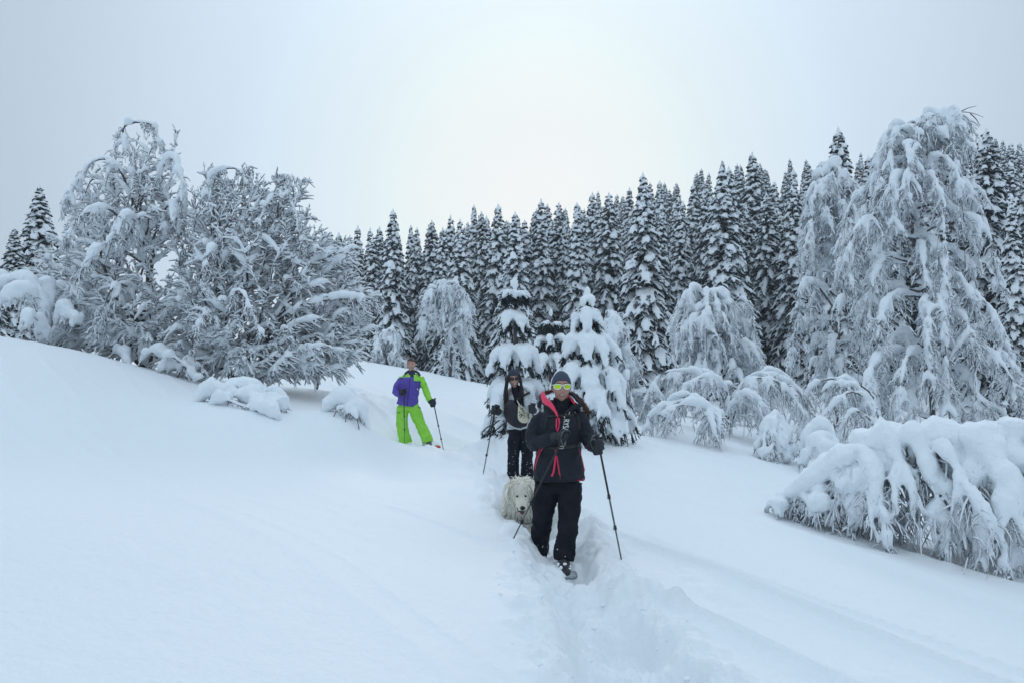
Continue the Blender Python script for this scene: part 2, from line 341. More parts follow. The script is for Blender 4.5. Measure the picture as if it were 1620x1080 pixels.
# ---------------------------------------------------------------- spruces of the forest
def spruce_meshes(H, Lmax, seed, load=1.0, voxel=.052, fine=1.0, ex=.78):
    rg = np.random.default_rng(seed); sn = MB(); fo = MB(); tr = MB()
    tr.tubes(bez([(0, 0, -1.5), (0, 0, H * .5), (0, 0, H * .99)], 8), interp([.17, .15, .08, .012], 8) * H / 13, 7)
    z = H * .05; main = []; side = []; k = 0
    while z < H * .985:
        f = z / H; n = int(round(4.5 + 3.2 * (1 - f))); a0 = rg.uniform(0, 7)
        for i in range(n):
            az = a0 + i * 2 * math.pi / n + rg.normal(0, .18); zz = z + rg.uniform(-.20, .20) * (1 - f * .5)
            L = Lmax * ((1 - f) ** ex) * rg.uniform(.74, 1.16) + .13
            if f < .14: L *= .8 + f * 1.4
            dr = rg.uniform(.55, 1.15) * (1.0 - .3 * f); up = rg.uniform(.02, .16) + .3 * f
            t = np.linspace(0, 1, 7); r = L * (t - .10 * t * t)
            c = rg.normal(0, .05) * L * t * t
            pz = zz + L * (up * t - dr * t ** 2.1)
            p = np.stack([math.cos(az) * r - math.sin(az) * c, math.sin(az) * r + math.cos(az) * c, pz], -1)
            main.append((p, L, f))
            if L > .35:
                for tt in np.arange(.28, .93, .16 / fine):
                    for sg in (-1, 1):
                        ii = tt * 6; q0 = p[int(ii)] + (p[min(6, int(ii) + 1)] - p[int(ii)]) * (ii % 1)
                        d = math.cos(az), math.sin(az); an = az + sg * rg.uniform(.6, 1.05); l = L * .40 * (1.08 - tt * .55) * rg.uniform(.7, 1.2)
                        u = np.linspace(0, 1, 4); dz = -l * (rg.uniform(.2, .5) * u + rg.uniform(.15, .55) * u ** 2)
                        side.append((q0 + np.stack([math.cos(an) * l * u, math.sin(an) * l * u, dz], -1), l, f))
        z += (.17 + .15 * (1 - f)) * (H / 13) ** .5; k += 1
    Pm = np.array([m[0] for m in main]); Lm = np.array([m[1] for m in main]); B = len(Pm)
    prof = np.array([.10, .30, .60, .95, 1.15, 1.15, .6])
    w = (.052 + .052 * Lm ** .8) * rg.uniform(.55, 1.6, B) * load
    bare = rg.random(B) < .10
    w = np.where(bare, .35 * w, w)
    R = w[:, None] * prof * rg.uniform(.45, 1.45, (B, 7))
    sn.tubes(Pm + np.stack([0 * R, 0 * R, R * .55], -1), np.stack([R * 1.05, R * .72], -1), 6)
    fo.tubes(Pm - np.array((0, 0, .02)), np.stack([R * .75 + .02, R * .35 + .02], -1), 4, cap=False)
    if side:
        Ps = np.array([m[0] for m in side]); Ls = np.array([m[1] for m in side]); S = len(Ps)
        ws = (.035 + .070 * Ls) * rg.uniform(.5, 1.5, S) * load; ws = np.where(rg.random(S) < .28, ws * .2, ws)
        Rs = ws[:, None] * np.array([.7, 1, .95, .45])
        sn.tubes(Ps + np.stack([0 * Rs, 0 * Rs, Rs * .55], -1), np.stack([Rs, Rs * .75], -1), 5)
        fo.tubes(Ps - np.array((0, 0, .03)), (np.stack([Rs * .9 + .015, Rs * .5 + .015], -1))[:, ::1], 3, cap=False)
    # needles and hanging twigs below the snow
    def hang(Pl, Ll, n, l0, seed2):
        B_ = len(Pl); N_ = Pl.shape[1]; idx = np.repeat(np.arange(B_), n); t = rg.uniform(.12, 1, len(idx)) * (N_ - 1.001); i = t.astype(int); u = (t - i)[:, None]
        A = Pl[idx, i] * (1 - u) + Pl[idx, i + 1] * u; T = Pl[idx, i + 1] - Pl[idx, i]; T /= np.linalg.norm(T, axis=1, keepdims=True) + 1e-9
        D = T * .8 + rg.normal(0, .55, (len(idx), 3)) + np.array((0, 0, -.75))
        fo.blades(A, D, (l0 * (.35 + .65 * np.minimum(1.6, Ll[idx]))) * rg.uniform(.5, 1.3, len(idx)), .066, mat=0, seed=seed2)
        j = rg.random(len(idx)) < .34; fo.blades(A[j] + (0, 0, .02), D[j] * (1, 1, .8) + (0, 0, .1), (l0 * .8 * (.35 + .65 * np.minimum(1.6, Ll[idx[j]]))) * rg.uniform(.5, 1.2, j.sum()), .066, mat=1, seed=seed2 + 50)
    hang(Pm, Lm, int(12 * fine), .26, seed + 1)
    if side: hang(Ps, Ls * 1.5, int(4 * fine), .22, seed + 2)
    # leader
    tt = np.linspace(0, 1, 5)
    sn.tubes(np.stack([.03 * np.sin(tt * 4), 0 * tt, H * .965 + tt * H * .05], -1), np.array([.10, .12, .09, .07, .02]), 6)
    so = sn.build('snow', M_TSNOW); bake(so, voxel=voxel, smooth=1, dec=.24)
    so.data.materials.clear(); so.data.materials.append(M_TSNOW)
    print('spruce snow', len(so.data.polygons))
    fm = fo.mesh('foliage', [M_NEEDLE, M_RIME], smooth=False); tm = tr.mesh('trunk', M_BARK)
    sm = so.data; bpy.data.objects.remove(so)
    return tm, fm, sm
def plant_spruce(meshes, loc, s, rz, label, group, name='spruce_tree', sx=1.0):
    r = empty(name, loc, rz); r.scale = (s * sx, s * sx, s); tag(r, label, 'tree', group)
    for n, m in zip(('trunk', 'foliage', 'snow'), meshes):
        o = bpy.data.objects.new(n, m); scn.collection.objects.link(o); o.parent = r
    return r

def make_forest():
    VAR = [spruce_meshes(13, 2.1, 11, .95), spruce_meshes(13, 1.7, 12, 1.0), spruce_meshes(13, 2.6, 13, .95, ex=.9), spruce_meshes(13, 1.95, 14, .85, ex=.7), spruce_meshes(13, 1.85, 15, 1.05, ex=.95)]
    rg = np.random.default_rng(5); placed = []; grp = 'spruces of the forest behind the walkers'
    # the front of the forest, one by one: tip px, tip py, distance, variant, width, label
    front = [
        (566, 352, 52, 1, 1.0, 'narrow snowy spruce just right of the big snowed-in bush'),
        (590, 368, 47, 3, 1.0, 'low snowy spruce at the left end of the forest edge, behind the bush tips'),
        (622, 326, 46, 0, 1.0, 'tall snowy spruce above the walker in purple and green, to her left'),
        (650, 352, 58, 4, .9, 'slim snowy spruce straight above the walker in purple and green'),
        (683, 344, 50, 3, 1.0, 'snowy spruce behind the top of the arching frosted birch, left side'),
        (713, 336, 55, 1, .9, 'snowy spruce behind the top of the arching frosted birch, right side'),
        (728, 342, 43, 2, .95, 'broad snowy spruce right beside the arching frosted birch'),
        (750, 320, 60, 4, .9, 'pointed snowy spruce between the arching birch and the heavy young spruce'),
        (788, 318, 47, 0, 1.0, 'tall snowy spruce behind and left of the left heavy young spruce'),
        (815, 330, 42, 2, 1.0, 'broad snowy spruce directly behind the left heavy young spruce'),
        (856, 310, 50, 1, 1.0, 'tall slim snowy spruce above the gap between the two young spruces'),
        (884, 316, 57, 3, .95, 'dark-gapped spruce left of the right heavy young spruce top'),
        (914, 318, 50, 4, .95, 'snowy spruce directly behind the right heavy young spruce'),
        (937, 300, 62, 0, .9, 'pointed snowy spruce just above and right of the right young spruce top'),
        (963, 300, 48, 3, 1.0, 'dark slim spruce behind the frosted sapling'),
        (1017, 268, 42, 2, 1.0, 'very tall broad snowy spruce rising right of the frosted sapling'),
        (1075, 330, 50, 1, 1.0, 'slim snowy spruce between the two broadest spruces of the front row'),
        (1142, 258, 44, 2, 1.1, 'broad dark snowy spruce rising behind the frosted bush tree'),
        (1190, 236, 60, 0, 1.0, 'snowy spruce with its tip just right of the broad dark one'),
        (1212, 300, 50, 3, 1.0, 'dark spruce between the broad dark spruce and the smaller weeping birch'),
        (1255, 262, 50, 4, 1.0, 'heavily snowed spruce just left of the smaller weeping birch'),
        (1326, 196, 46, 0, 1.1, 'tallest spruce tip, standing above the smaller weeping birch'),
        (1400, 250, 52, 1, 1.0, 'snowy spruce behind the gap between the two weeping birches'),
        (1560, 196, 36, 3, 1.0, 'tall dark spruce directly right of the great weeping birch'),
        (1640, 215, 33, 2, 1.05, 'dark snowy spruce cut by the right edge of the photo'),
        (1600, 300, 29, 4, .9, 'lower dark spruce half hidden by the great weeping birch, near the right edge')]
    for (px, py, Y, v, sx, lab) in front:
        top = P(px, py, Y); g = hz(top[0], Y); s = (top[2] - g) / 13.2
        plant_spruce(VAR[v], (top[0], Y, g - .1), s, rg.uniform(0, 6.3), lab, grp, sx=sx); placed.append((top[0], Y))
    # left clump behind the bushes
    for (px, py, Y, v, sx, lab) in [(64, 286, 27, 2, 1.15, 'grey-green snowy spruce behind the left edge of the big frosted tree'), (24, 352, 25, 0, 1.15, 'lower snowy spruce beside the left edge of the photo'),
                                   (-42, 285, 21, 2, 1.1, 'snowy spruce cut off by the left edge of the photo'), (112, 400, 30, 4, 1.0, 'small snowy spruce glimpsed between the left spruces and the big frosted tree')]:
        top = P(px, py, Y); g = hz(top[0], Y); s = (top[2] - g) / 13.2
        plant_spruce(VAR[v], (top[0], Y, g - .1), s, rg.uniform(0, 6.3), lab, 'spruces at the left edge', sx=sx * 1.1)
    # all the others, up the hillside
    Ytry = np.concatenate([rg.uniform(46, 66, 900), rg.uniform(60, 125, 16000)]); ax = rg.uniform(-.235, .68, 16900); n = 0
    for Y, a in zip(Ytry, ax):
        X = a * Y
        if n >= 272: break
        if a < -.205 and Y > 70: continue
        rad = 2.25 + .022 * (Y - 46) 
        if any((X - q[0]) ** 2 + (Y - q[1]) ** 2 < rad * rad for q in placed[-400:]): continue
        placed.append((X, Y)); n += 1
        s = rg.uniform(.82, 1.06); px = 810 + F * X / Y
        ty = np.interp(px, [520, 570, 620, 700, 790, 860, 930, 1010, 1100, 1180, 1280, 1350, 1450, 1620, 1800], [372, 362, 345, 345, 335, 325, 312, 285, 268, 242, 243, 236, 232, 210, 202]) - 9 + abs(rg.normal(0, 12))
        s = min(s, (P(px, ty, Y)[2] - hz(X, Y)) / 13.2)
        plant_spruce(VAR[rg.integers(5)], (X, Y, hz(X, Y) - .1), s, rg.uniform(0, 6.3), 'snowy spruce deep in the dense forest on the rising hillside', grp, sx=rg.uniform(.8, 1.12))
        scn.collection.objects[-1].parent.rotation_euler = (rg.normal(0, .018), rg.normal(0, .018), rg.uniform(0, 6.3))
    print('forest', n)

# ---------------------------------------------------------------- weeping, snow-hung trees
def ray_pts(curves, n):
    return np.array([bez(c, n) for c in curves])
def weeping(root, limbs, limb_r, off, seed, snow_r=.07, spray_len=(.5, 1.1), per_m=7, ntw=7, twig_r=.006, coat=.012, heavy=.055, voxel=.035, out=.38,
            floor=None, outdir=None, frost=True, spread=.55, skip=.15, start=.12, fine_mult=1.0, drape=.45, twigmat=None):
    """limbs: list of (n,3) polylines; limb_r: radius at their start. Sprays of twigs hang from them, everything carries snow."""
    rg = np.random.default_rng(seed); bark = MB(); tw = MB(); heavyb = MB(); rime = MB()
    A = []; D = []; LEN = []; HW = []
    for li, c in enumerate(limbs):
        c = np.asarray(c, float); r0 = limb_r[li] if hasattr(limb_r, '__len__') else limb_r
        N = 18; q = bez(c, N); seg = np.linalg.norm(np.diff(q, axis=0), axis=1); L = seg.sum()
        rr = interp([r0, r0 * .75, r0 * .5, r0 * .18], N); bark.tubes(q, rr, 6)
        T = np.gradient(q, axis=0); T /= np.linalg.norm(T, axis=1, keepdims=True) + 1e-9
        hor = np.clip(np.hypot(T[:, 0], T[:, 1]) * 1.25, .32, 1)
        sr = snow_r * hor * np.clip(1 + 1.5 * fbm(q * 4.5, 2, seed + li), .25, 1.9) * interp([.5, 1, 1.1, 1, .5], N) * (1 if rg.random() > .05 else .4)
        sr = sr * min(1, .45 + L / 2.2)
        heavyb.tubes(q + np.stack([0 * sr, 0 * sr, rr + sr * .45], -1), np.stack([sr * .95 + rr * .6, sr * .85], -1), 8)
        k = max(2, int(L * per_m * fine_mult)); kc = max(1, k // 4); t = np.repeat(start + (1 - start) * rg.random(kc) ** .8, 4) + rg.normal(0, .05 / max(L, .3), kc * 4); t = np.clip(t, 0, 1); k = len(t); cw = np.repeat(rg.random(kc) > skip, 4); cl = np.repeat(rg.uniform(.55, 1.25, kc), 4); x = t * (N - 1.001); i = x.astype(int); u = (x - i)[:, None]
        a = q[i] * (1 - u) + q[i + 1] * u; A.append(a)
        d = T[i] * rg.uniform(.4, 1.1, (k, 1)) + rg.normal(0, spread, (k, 3)); d[:, 2] = np.minimum(d[:, 2], .3); D.append(d)
        ln = rg.uniform(*spray_len, k) * (1.1 - .35 * t) * cl; LEN.append(ln); HW.append(cw & (rg.random(k) > .15))
    A = np.concatenate(A); D = np.concatenate(D); D[:, 2] *= .3; D /= np.linalg.norm(D, axis=1, keepdims=True) + 1e-9; LEN = np.concatenate(LEN); HW = np.concatenate(HW)
    if floor is not None:
        gz = height(A[:, 0], A[:, 1]) if floor == 'ground' else np.full(len(A), floor)
        LEN = np.clip(LEN, .05, np.maximum(.05, (A[:, 2] - gz) * 1.02))
    K = len(A); N = 7; t = np.linspace(0, 1, N)[None, :, None]; LL = LEN[:, None, None]
    down = np.zeros((K, 1, 3)); down[..., 2] = -1
    S = A[:, None] + D[:, None] * LL * out * (1 - (1 - t) ** 2) + down * LL * (t ** 1.35) + np.cumsum(rg.normal(0, .05, (K, N, 3)), 1) * LL * t
    tap = np.array([1, .95, .85, .7, .55, .4, .2])
    tw.tubes(S[:, ::2], twig_r * 1.5 * tap[None, ::2] * np.ones((K, 1)), 3, cap=False)
    hv = HW & (LEN > .12)
    pr = np.array([1.1, 1.35, 1.2, .9, .6, .36, .12]); Rh = heavy * (rg.uniform(.45, 1.3, K) ** 1.2)[:, None] * pr * (LEN[:, None] / LEN.mean()) ** .4 * rg.uniform(.75, 1.25, (K, N))
    Sh = S[hv] + np.array((0, 0, .02)); heavyb.tubes(Sh, Rh[hv], 6)
    # side twigs
    idx = np.repeat(np.arange(K), ntw); M = len(idx); x = rg.uniform(.05, .92, M) * (N - 1.001); i = x.astype(int); u = (x - i)[:, None]
    B0 = S[idx, i] * (1 - u) + S[idx, i + 1] * u; T = S[idx, i + 1] - S[idx, i]; T /= np.linalg.norm(T, axis=1, keepdims=True) + 1e-9
    d = T * .35 + rg.normal(0, .62, (M, 3)) + D[idx] * .35; d /= np.linalg.norm(d, axis=1, keepdims=True)
    l = LEN[idx] * rg.uniform(.22, .6, M) * (1.1 - .5 * x / N)
    n2 = 3; t2 = np.array([0, .5, 1.])[None, :, None]; l3 = l[:, None, None]; dn = np.zeros((M, 1, 3)); dn[..., 2] = -1
    S2 = B0[:, None] + d[:, None] * l3 * (t2 - .35 * t2 ** 2) + dn * l3 * drape * t2 ** 1.6 + rg.normal(0, .02, (M, n2, 3)) * l3 * t2
    tw.tubes(S2, twig_r * np.array([1.1, .9, .4])[None] * np.ones((M, 1)), 3, cap=False)
    kk = rg.random(M) > .12; rc = coat * rg.uniform(.6, 1.7, M)[:, None] * np.array([.95, 1.2, .5])
    rime.tubes(S2[kk] + np.array((0, 0, 1)) * (rc[kk][..., None] * .75 + twig_r * .6), rc[kk], 3, cap=False)
    # finer forks at the ends
    f = rg.random(M) < .6; E = S2[f][:, 1]; m = len(E); d2 = d[f] * .5 + rg.normal(0, .5, (m, 3)); d2[:, 2] -= .5; d2 /= np.linalg.norm(d2, axis=1, keepdims=True)
    l4 = (l[f] * rg.uniform(.3, .6, m))[:, None, None]; t3 = np.linspace(0, 1, 2)[None, :, None]
    S3 = E[:, None] + d2[:, None] * l4 * t3; S3[:, 1, 2] -= l4[:, 0, 0] * .15
    hf = rg.random(m) < .4; tw.tubes(S3[hf], (twig_r * .8 * np.array([1, .4])[None] * np.ones((m, 1)))[hf], 3, cap=False)
    rime.tubes(S3 + np.array((0, 0, coat * .6)), coat * .8 * np.array([1, .5])[None] * rg.uniform(.5, 1.3, (m, 1)), 3, cap=False)
    bark.build('trunk', M_BARK, root, off)
    tag(tw.build('crown', twigmat or M_FROST, root, off), kind='stuff'); tag(rime.build('rime', M_RIME, root, off), kind='stuff')
    h = heavyb.build('snow', M_TSNOW, root, off); bake(h, voxel=voxel, smooth=1, disp=[(voxel * 1.8, .14), (voxel * .9, .05)], dec=.26); h.data.materials.clear(); h.data.materials.append(M_TSNOW)
    tag(h, kind='stuff')
    print(root.name, 'snow', len(h.data.polygons), 'twigs', len(tw.f) and sum(len(x) for x in tw.f))

def birch_limbs(base, top, r_of, n, seed, trunkpts=None, rise=.5, droop=1.0, zmin=.12, fmax=.97):
    """trunk curve and n limbs that rise, arch over and hang"""
    rg = np.random.default_rng(seed); tk = bez(trunkpts if trunkpts is not None else [base, top], 24); limbs = [tk]
    for i in range(n):
        f = zmin + (1 - zmin) * ((i + rg.random()) / n) ** .9; f = min(f, fmax); p = tk[int(f * 23)]
        az = i * 2.399 + rg.normal(0, .3); H = tk[-1][2] - tk[0][2]; R = r_of(f) * rg.uniform(.7, 1.08)
        d = np.array((math.cos(az), math.sin(az), 0)); up = R * rise * rg.uniform(.3, 1.1); dr = min(R * droop * rg.uniform(.7, 1.5) + .2, (p[2] - tk[0][2]) * .95 + up)
        limbs.append([p, p + d * R * .33 + (0, 0, up * .8), p + d * R * .68 + (0, 0, up), p + d * R * .93 + (0, 0, up - dr * .35), p + d * R * 1.02 + (0, 0, up - dr)])
    return limbs

def weeping_tree(name, label, cat, base_px, Y, n, seed, r_of, trunk_px, extra=(), limb_r=.045, group=None, rise=.5, droop=1., zmin=.12, fmax=.97, **kw):
    b = P(*base_px, Y); g = hz(b[0], Y); b[2] = g - .1; root = empty(name, b); tag(root, label, cat, group)
    tp = [b] + [P(x, y, Y + dy) for x, y, dy in trunk_px]
    limbs = birch_limbs(None, None, r_of, n, seed, tp, rise=rise, droop=droop, zmin=zmin, fmax=fmax)
    ex = [[P(x, y, Y + dy) for x, y, dy in e] for e in extra]; lr = [limb_r * 2.2] + [limb_r] * (len(limbs) - 1 + len(ex))
    weeping(root, limbs + ex, lr, b, seed, **kw)
    return root

# ---------------------------------------------------------------- dense branching trees grown through a cloud of points
def grown_tree(name, label, base, pts, seed, alpha=.45, r_tip=.006, pw=2.3, snow=.05, voxel=.03, off=None, twigs=5, twl=(.15, .35), tdir=(0, 0, -1), rmax=.09, snowmin=.3, heavy=(), outw=None):
    rg = np.random.default_rng(seed); root = empty(name, base); tag(root, label, 'tree')
    pts = np.asarray(pts); pts = pts[np.argsort(np.linalg.norm(pts - base, axis=1))]
    n = len(pts) + 1; V = np.vstack([base, pts]); par = np.full(n, -1); pl = np.zeros(n)
    for i in range(1, n):
        d = np.linalg.norm(V[:i] - V[i], axis=1); c = d + alpha * pl[:i] + .25 * np.maximum(0, V[:i, 2] - V[i, 2])
        if i > 1: 
            k = int(np.argmin(c))
        else: k = 0
        par[i] = k; pl[i] = pl[k] + d[k]
    cnt = np.ones(n)
    for i in range(n - 1, 0, -1): cnt[par[i]] += cnt[i]
    rad = np.minimum(rmax, r_tip * cnt ** (1 / pw))
    ch = [[] for _ in range(n)]
    for i in range(1, n): ch[par[i]].append(i)
    chains = []; stack = [(0, c) for c in ch[0]]
    while stack:
        a, c = stack.pop(); line = [a, c]
        while ch[c]:
            nx = max(ch[c], key=lambda k: cnt[k])
            for o in ch[c]:
                if o != nx: stack.append((c, o))
            c = nx; line.append(c)
        chains.append(line)
    bark = MB(); sn = MB(); hv = MB(); tw = MB(); Aa = []; Dd = []
    for line in chains:
        p = V[line].copy(); m = len(p)
        if m > 3:
            for _ in range(2): p[1:-1] = .5 * p[1:-1] + .25 * (p[:-2] + p[2:])
        L = np.linalg.norm(np.diff(p, axis=0), axis=1).sum(); N = int(np.clip(L / .10, 4, 60)); q = bez(p, N)
        q[1:] += fbm(q[1:] * 3, 2, seed)[:, None] * np.array((.04, .04, .05)) * min(1, L)
        rr = interp(np.concatenate([[rad[line[1]]], rad[line[1:]]]), N); rr[-1] *= .4
        bark.tubes(q, rr, 5)
        T = np.gradient(q, axis=0); T /= np.linalg.norm(T, axis=1, keepdims=True) + 1e-9
        hor = np.clip(np.hypot(T[:, 0], T[:, 1]) * 1.3 - .1, snowmin, 1)
        s = snow * hor * (.55 + .9 * np.clip(fbm(q * 2.2, 2, seed + 3) + .5, 0, 1.2)) * (.75 + 2.2 * np.sqrt(rr)); s[-1] *= .4; s[0] *= .6
        hv.tubes(q + np.stack([0 * s, 0 * s, rr * .8 + s * .62], -1), np.stack([s * .9 + rr * .35, s * .85], -1), 6)
        k = int(L * twigs / .3); t = rg.random(k) ** .8; x = t * (N - 1.001); i = x.astype(int); Aa.append(q[i]); Dd.append(T[i])
    A = np.concatenate(Aa); T = np.concatenate(Dd); K = len(A); N = 5; t = np.linspace(0, 1, N)[None, :, None]
    d = T * 1.0 + rg.normal(0, .42, (K, 3)) + np.asarray(tdir) * .25
    if outw is not None: o_ = A - outw; d += .45 * o_ / (np.linalg.norm(o_, axis=1, keepdims=True) + .3)
    d /= np.linalg.norm(d, axis=1, keepdims=True); l = rg.uniform(*twl, K)[:, None, None]
    dn = np.zeros((K, 1, 3)); dn[..., 2] = -1
    N = 4; t = np.linspace(0, 1, N)[None, :, None]
    S = A[:, None] + d[:, None] * l * t + dn * l * .38 * t ** 2 + rg.normal(0, .07, (K, N, 3)) * l * t
    tw.tubes(S, np.array([.009, .008, .006, .003])[None] * np.ones((K, 1)), 3, cap=False)
    m3 = K; e_ = S[:, 2] ; d3 = d + rg.normal(0, .55, (m3, 3)); d3 /= np.linalg.norm(d3, axis=1, keepdims=True); tf = np.linspace(0, 1, 2)[None, :, None]
    S_f = e_[:, None] + d3[:, None] * l * .5 * tf + dn * l * .15 * tf ** 2; tw.tubes(S_f, np.array([.006, .003])[None] * np.ones((K, 1)), 3, cap=False)
    sf = snow * .32 * np.array([1, .4])[None] * rg.uniform(.5, 1.3, (K, 1)); sn.tubes(S_f + np.stack([0 * sf, 0 * sf, sf * .75 + .003], -1), sf, 3, cap=False)
    hor = np.clip(np.hypot(d[:, 0], d[:, 1]) * 1.3, .35, 1); s = (snow * .40 * hor * rg.uniform(.5, 1.3, K))[:, None] * np.array([.95, 1.1, .9, .35])
    sn.tubes(S + np.stack([0 * s, 0 * s, s * .75 + .003], -1), np.stack([s * .9, s], -1), 3, cap=False)
    for (c, r, k) in heavy:                       # big lumps lodged in the crown
        c = np.asarray(c) + rg.normal(0, 1, (k, 3)) * r * .5; hv.blobs(c, rg.uniform(.06, .17, (k, 3)) * np.array((1, 1, .7)))
    bark.build('trunk', M_BARK, root, base); tag(tw.build('twigs', M_TWIG, root, base), kind='stuff')
    tag(sn.build('snow_coating', M_TSNOW, root, base), kind='stuff')
    h = hv.build('snow', M_TSNOW, root, base); bake(h, voxel=voxel, smooth=1, disp=[(voxel, .1)], dec=.28); h.data.materials.clear(); h.data.materials.append(M_TSNOW)
    print(name, 'snow', len(h.data.polygons), 'twigs', K, 'chains', len(chains))
    return root
def cloud(ells, n, seed, Y):
    """points in a set of ellipsoids: (px, py, dy, rx_px, ry_px, ry_m)"""
    rg = np.random.default_rng(seed); w = np.array([e[3] * e[4] * e[5] for e in ells]); w = w / w.sum(); out = []
    while len(out) < n:
        e = ells[rg.choice(len(ells), p=w)]; u = rg.normal(size=3); u /= np.linalg.norm(u); r = rg.random() ** .42; u *= r
        out.append(P(e[0] + u[0] * e[3], e[1] + u[1] * e[4], Y + e[2] + u[2] * e[5]))
    return np.array(out)

# ---------------------------------------------------------------- young spruces bent under lumps of snow
def needled(fo, lines, rad, n, ln, rg, seed):
    """lines (B,N,3): twigs bristling with needles"""
    fo.tubes(lines, rad * np.linspace(1, .5, lines.shape[1])[None] * np.ones((len(lines), 1)), 4)
    B, N, _ = lines.shape; idx = np.repeat(np.arange(B), n); x = rg.random(len(idx)) * (N - 1.001); i = x.astype(int); u = (x - i)[:, None]
    A = lines[idx, i] * (1 - u) + lines[idx, i + 1] * u; T = lines[idx, i + 1] - lines[idx, i]; T /= np.linalg.norm(T, axis=1, keepdims=True) + 1e-9
    fo.blades(A, T * .9 + rg.normal(0, .6, (len(A), 3)), rg.uniform(.6, 1.2, len(A)) * ln, ln * .22, seed=seed)
def young_spruce(label, base_px, Y, top_py, tiers, seed, load=1.0, group='heavy young spruces behind the walkers', low=(), rs=1.0):
    rg = np.random.default_rng(seed); b = P(*base_px, Y); b[2] = hz(b[0], Y) - .05; top = P(base_px[0], top_py, Y)[2]; H = top - b[2]
    root = empty('young_spruce', b); tag(root, label, 'tree', group)
    sn = MB(); fo = MB(); tr = MB(); tr.tubes(bez([b - (0, 0, .4), b + (0, 0, H * .5), b + (0, 0, H * .97)], 8), interp([.05, .04, .008], 8), 7)
    tl = []
    for (f, R, dr, n, w, up) in tiers:
        R *= rs
        a0 = rg.uniform(0, 6)
        for i in range(n):
            az = a0 + i * 2 * math.pi / n + rg.normal(0, .12); r = R * rg.uniform(.82, 1.12); z0 = b[2] + H * (f + rg.normal(0, .01)); d = np.array((math.cos(az), math.sin(az), 0)); sd = np.array((-d[1], d[0], 0))
            t = np.linspace(0, 1, 9)[:, None]; drop = r * dr * rg.uniform(.8, 1.2)
            p = np.array((b[0], b[1], z0)) + d * r * np.sin(t * 1.45) / math.sin(1.45) + np.array((0, 0, 1)) * (r * up * np.sin(t * 2.2) - drop * t ** 2.2)
            p[:, 2] = np.maximum(p[:, 2], b[2] - .05)
            ww = w * rg.uniform(.8, 1.25) * load; prof = interp([.35, .8, 1.05, 1.1, 1.0, .8, .3], 9) * rg.uniform(.85, 1.15, 9)
            s = ww * prof; sn.tubes(p + np.stack([0 * s, 0 * s, s * .55], -1), np.stack([s * 1.15, s * .8], -1), 10)
            tl.append(p - (0, 0, .01))
            for j in range(9):                        # snow fingers and dark shoots to both sides
                tt = rg.uniform(.2, 1.0); k = min(8, int(tt * 8)); q0 = p[k]; sg = rg.choice((-1, 1)); l = r * rg.uniform(.22, .5) * (1.15 - .5 * tt) + .05
                dd = d * rg.uniform(.3, .9) + sd * sg * rg.uniform(.2, .9); u = np.linspace(0, 1, 6)[:, None]
                g = q0 + dd * l * (u - .3 * u * u) - np.array((0, 0, 1)) * l * (.25 * u + rg.uniform(.5, 1.1) * u ** 1.8)
                g[:, 2] = np.maximum(g[:, 2], b[2] - .1)
                if rg.random() < .95:
                    s2 = ww * rg.uniform(.35, .62) * np.array([1, 1.05, .95, .8, .55, .2]); sn.tubes(g + np.stack([0 * s2, 0 * s2, s2 * .5], -1), np.stack([s2, s2 * .9], -1), 8)
                e = bez(np.vstack([g[:1], g[2:3], g[-1:] + (g[-1] - g[-2]) * rg.uniform(.0, .9) - (0, 0, .03)]), 6) - (0, 0, .03); tl.append(bez(e, 9))
                for m_ in range(1):
                    q1 = g[rg.integers(1, 5)]; v = dd * rg.uniform(.1, .5) + rg.normal(0, .3, 3); v[2] -= .8; v /= np.linalg.norm(v)
                    tl.append(bez([q1 - (0, 0, .02), q1 + v * rg.uniform(.08, .20)], 9))
    for (px, py, dy, px2, py2) in low:            # stray low shoots
        tl.append(bez([P(px, py, Y + dy), P((px + px2) / 2, (py + py2) / 2 - 3, Y + dy - .1), P(px2, py2, Y + dy - .1)], 9))
    sn.blobs([np.array((b[0], b[1], top - .10))], [np.array((.05, .05, .12)) * load], 10, 6)
    needled(fo, np.array(tl)[:, ::2], .013, 30, .058, rg, seed)
    tr.build('trunk', M_BARK, root, b); fo.build('foliage', M_NEEDLE, root, b, smooth=False)
    h = sn.build('snow', M_TSNOW, root, b); bake(h, voxel=.020, smooth=3, disp=[(.05, .11), (.02, .04)], dec=.35); h.data.materials.clear(); h.data.materials.append(M_TSNOW)
    print('young', len(h.data.polygons), sum(len(f) for f in fo.f))
    return root
def drapes(root, off, Y, curves, seed, tm, **kw):
    t = empty('tmp', off); d = dict(snow_r=.068, spray_len=(.3, .7), per_m=13, ntw=6, coat=.011, voxel=.03, floor='ground', spread=.7, skip=.3, twigmat=tm); d.update(kw)
    weeping(t, [[P(x, y, Y + dy) for x, y, dy in c] for c in curves], .025, off, seed, **d)
    for ch in list(t.children):
        ch.parent = root
        ch.name = {'trunk': 'limb', 'crown': 'hanging_twigs', 'rime': 'rime', 'snow': 'snow_mass'}[ch.name.split('.')[0]]
    bpy.data.objects.remove(t)
def top_twig():
    """the bare tip of the great birch, bent out to one side"""
    r = [o for o in scn.objects if o.name == 'weeping_birch'][0]; Y = 19.7; b = MB()
    for pts in ([(1500, 186), (1520, 178), (1540, 180), (1556, 186)], [(1515, 180), (1530, 172), (1545, 168)], [(1535, 180), (1545, 190), (1550, 200)]):
        b.tubes(bez([P(x, y, Y) for x, y in pts], 10)[None], np.linspace(.016, .005, 10)[None], 5)
    b.build('bare_tip', M_BARK, r, r.location)
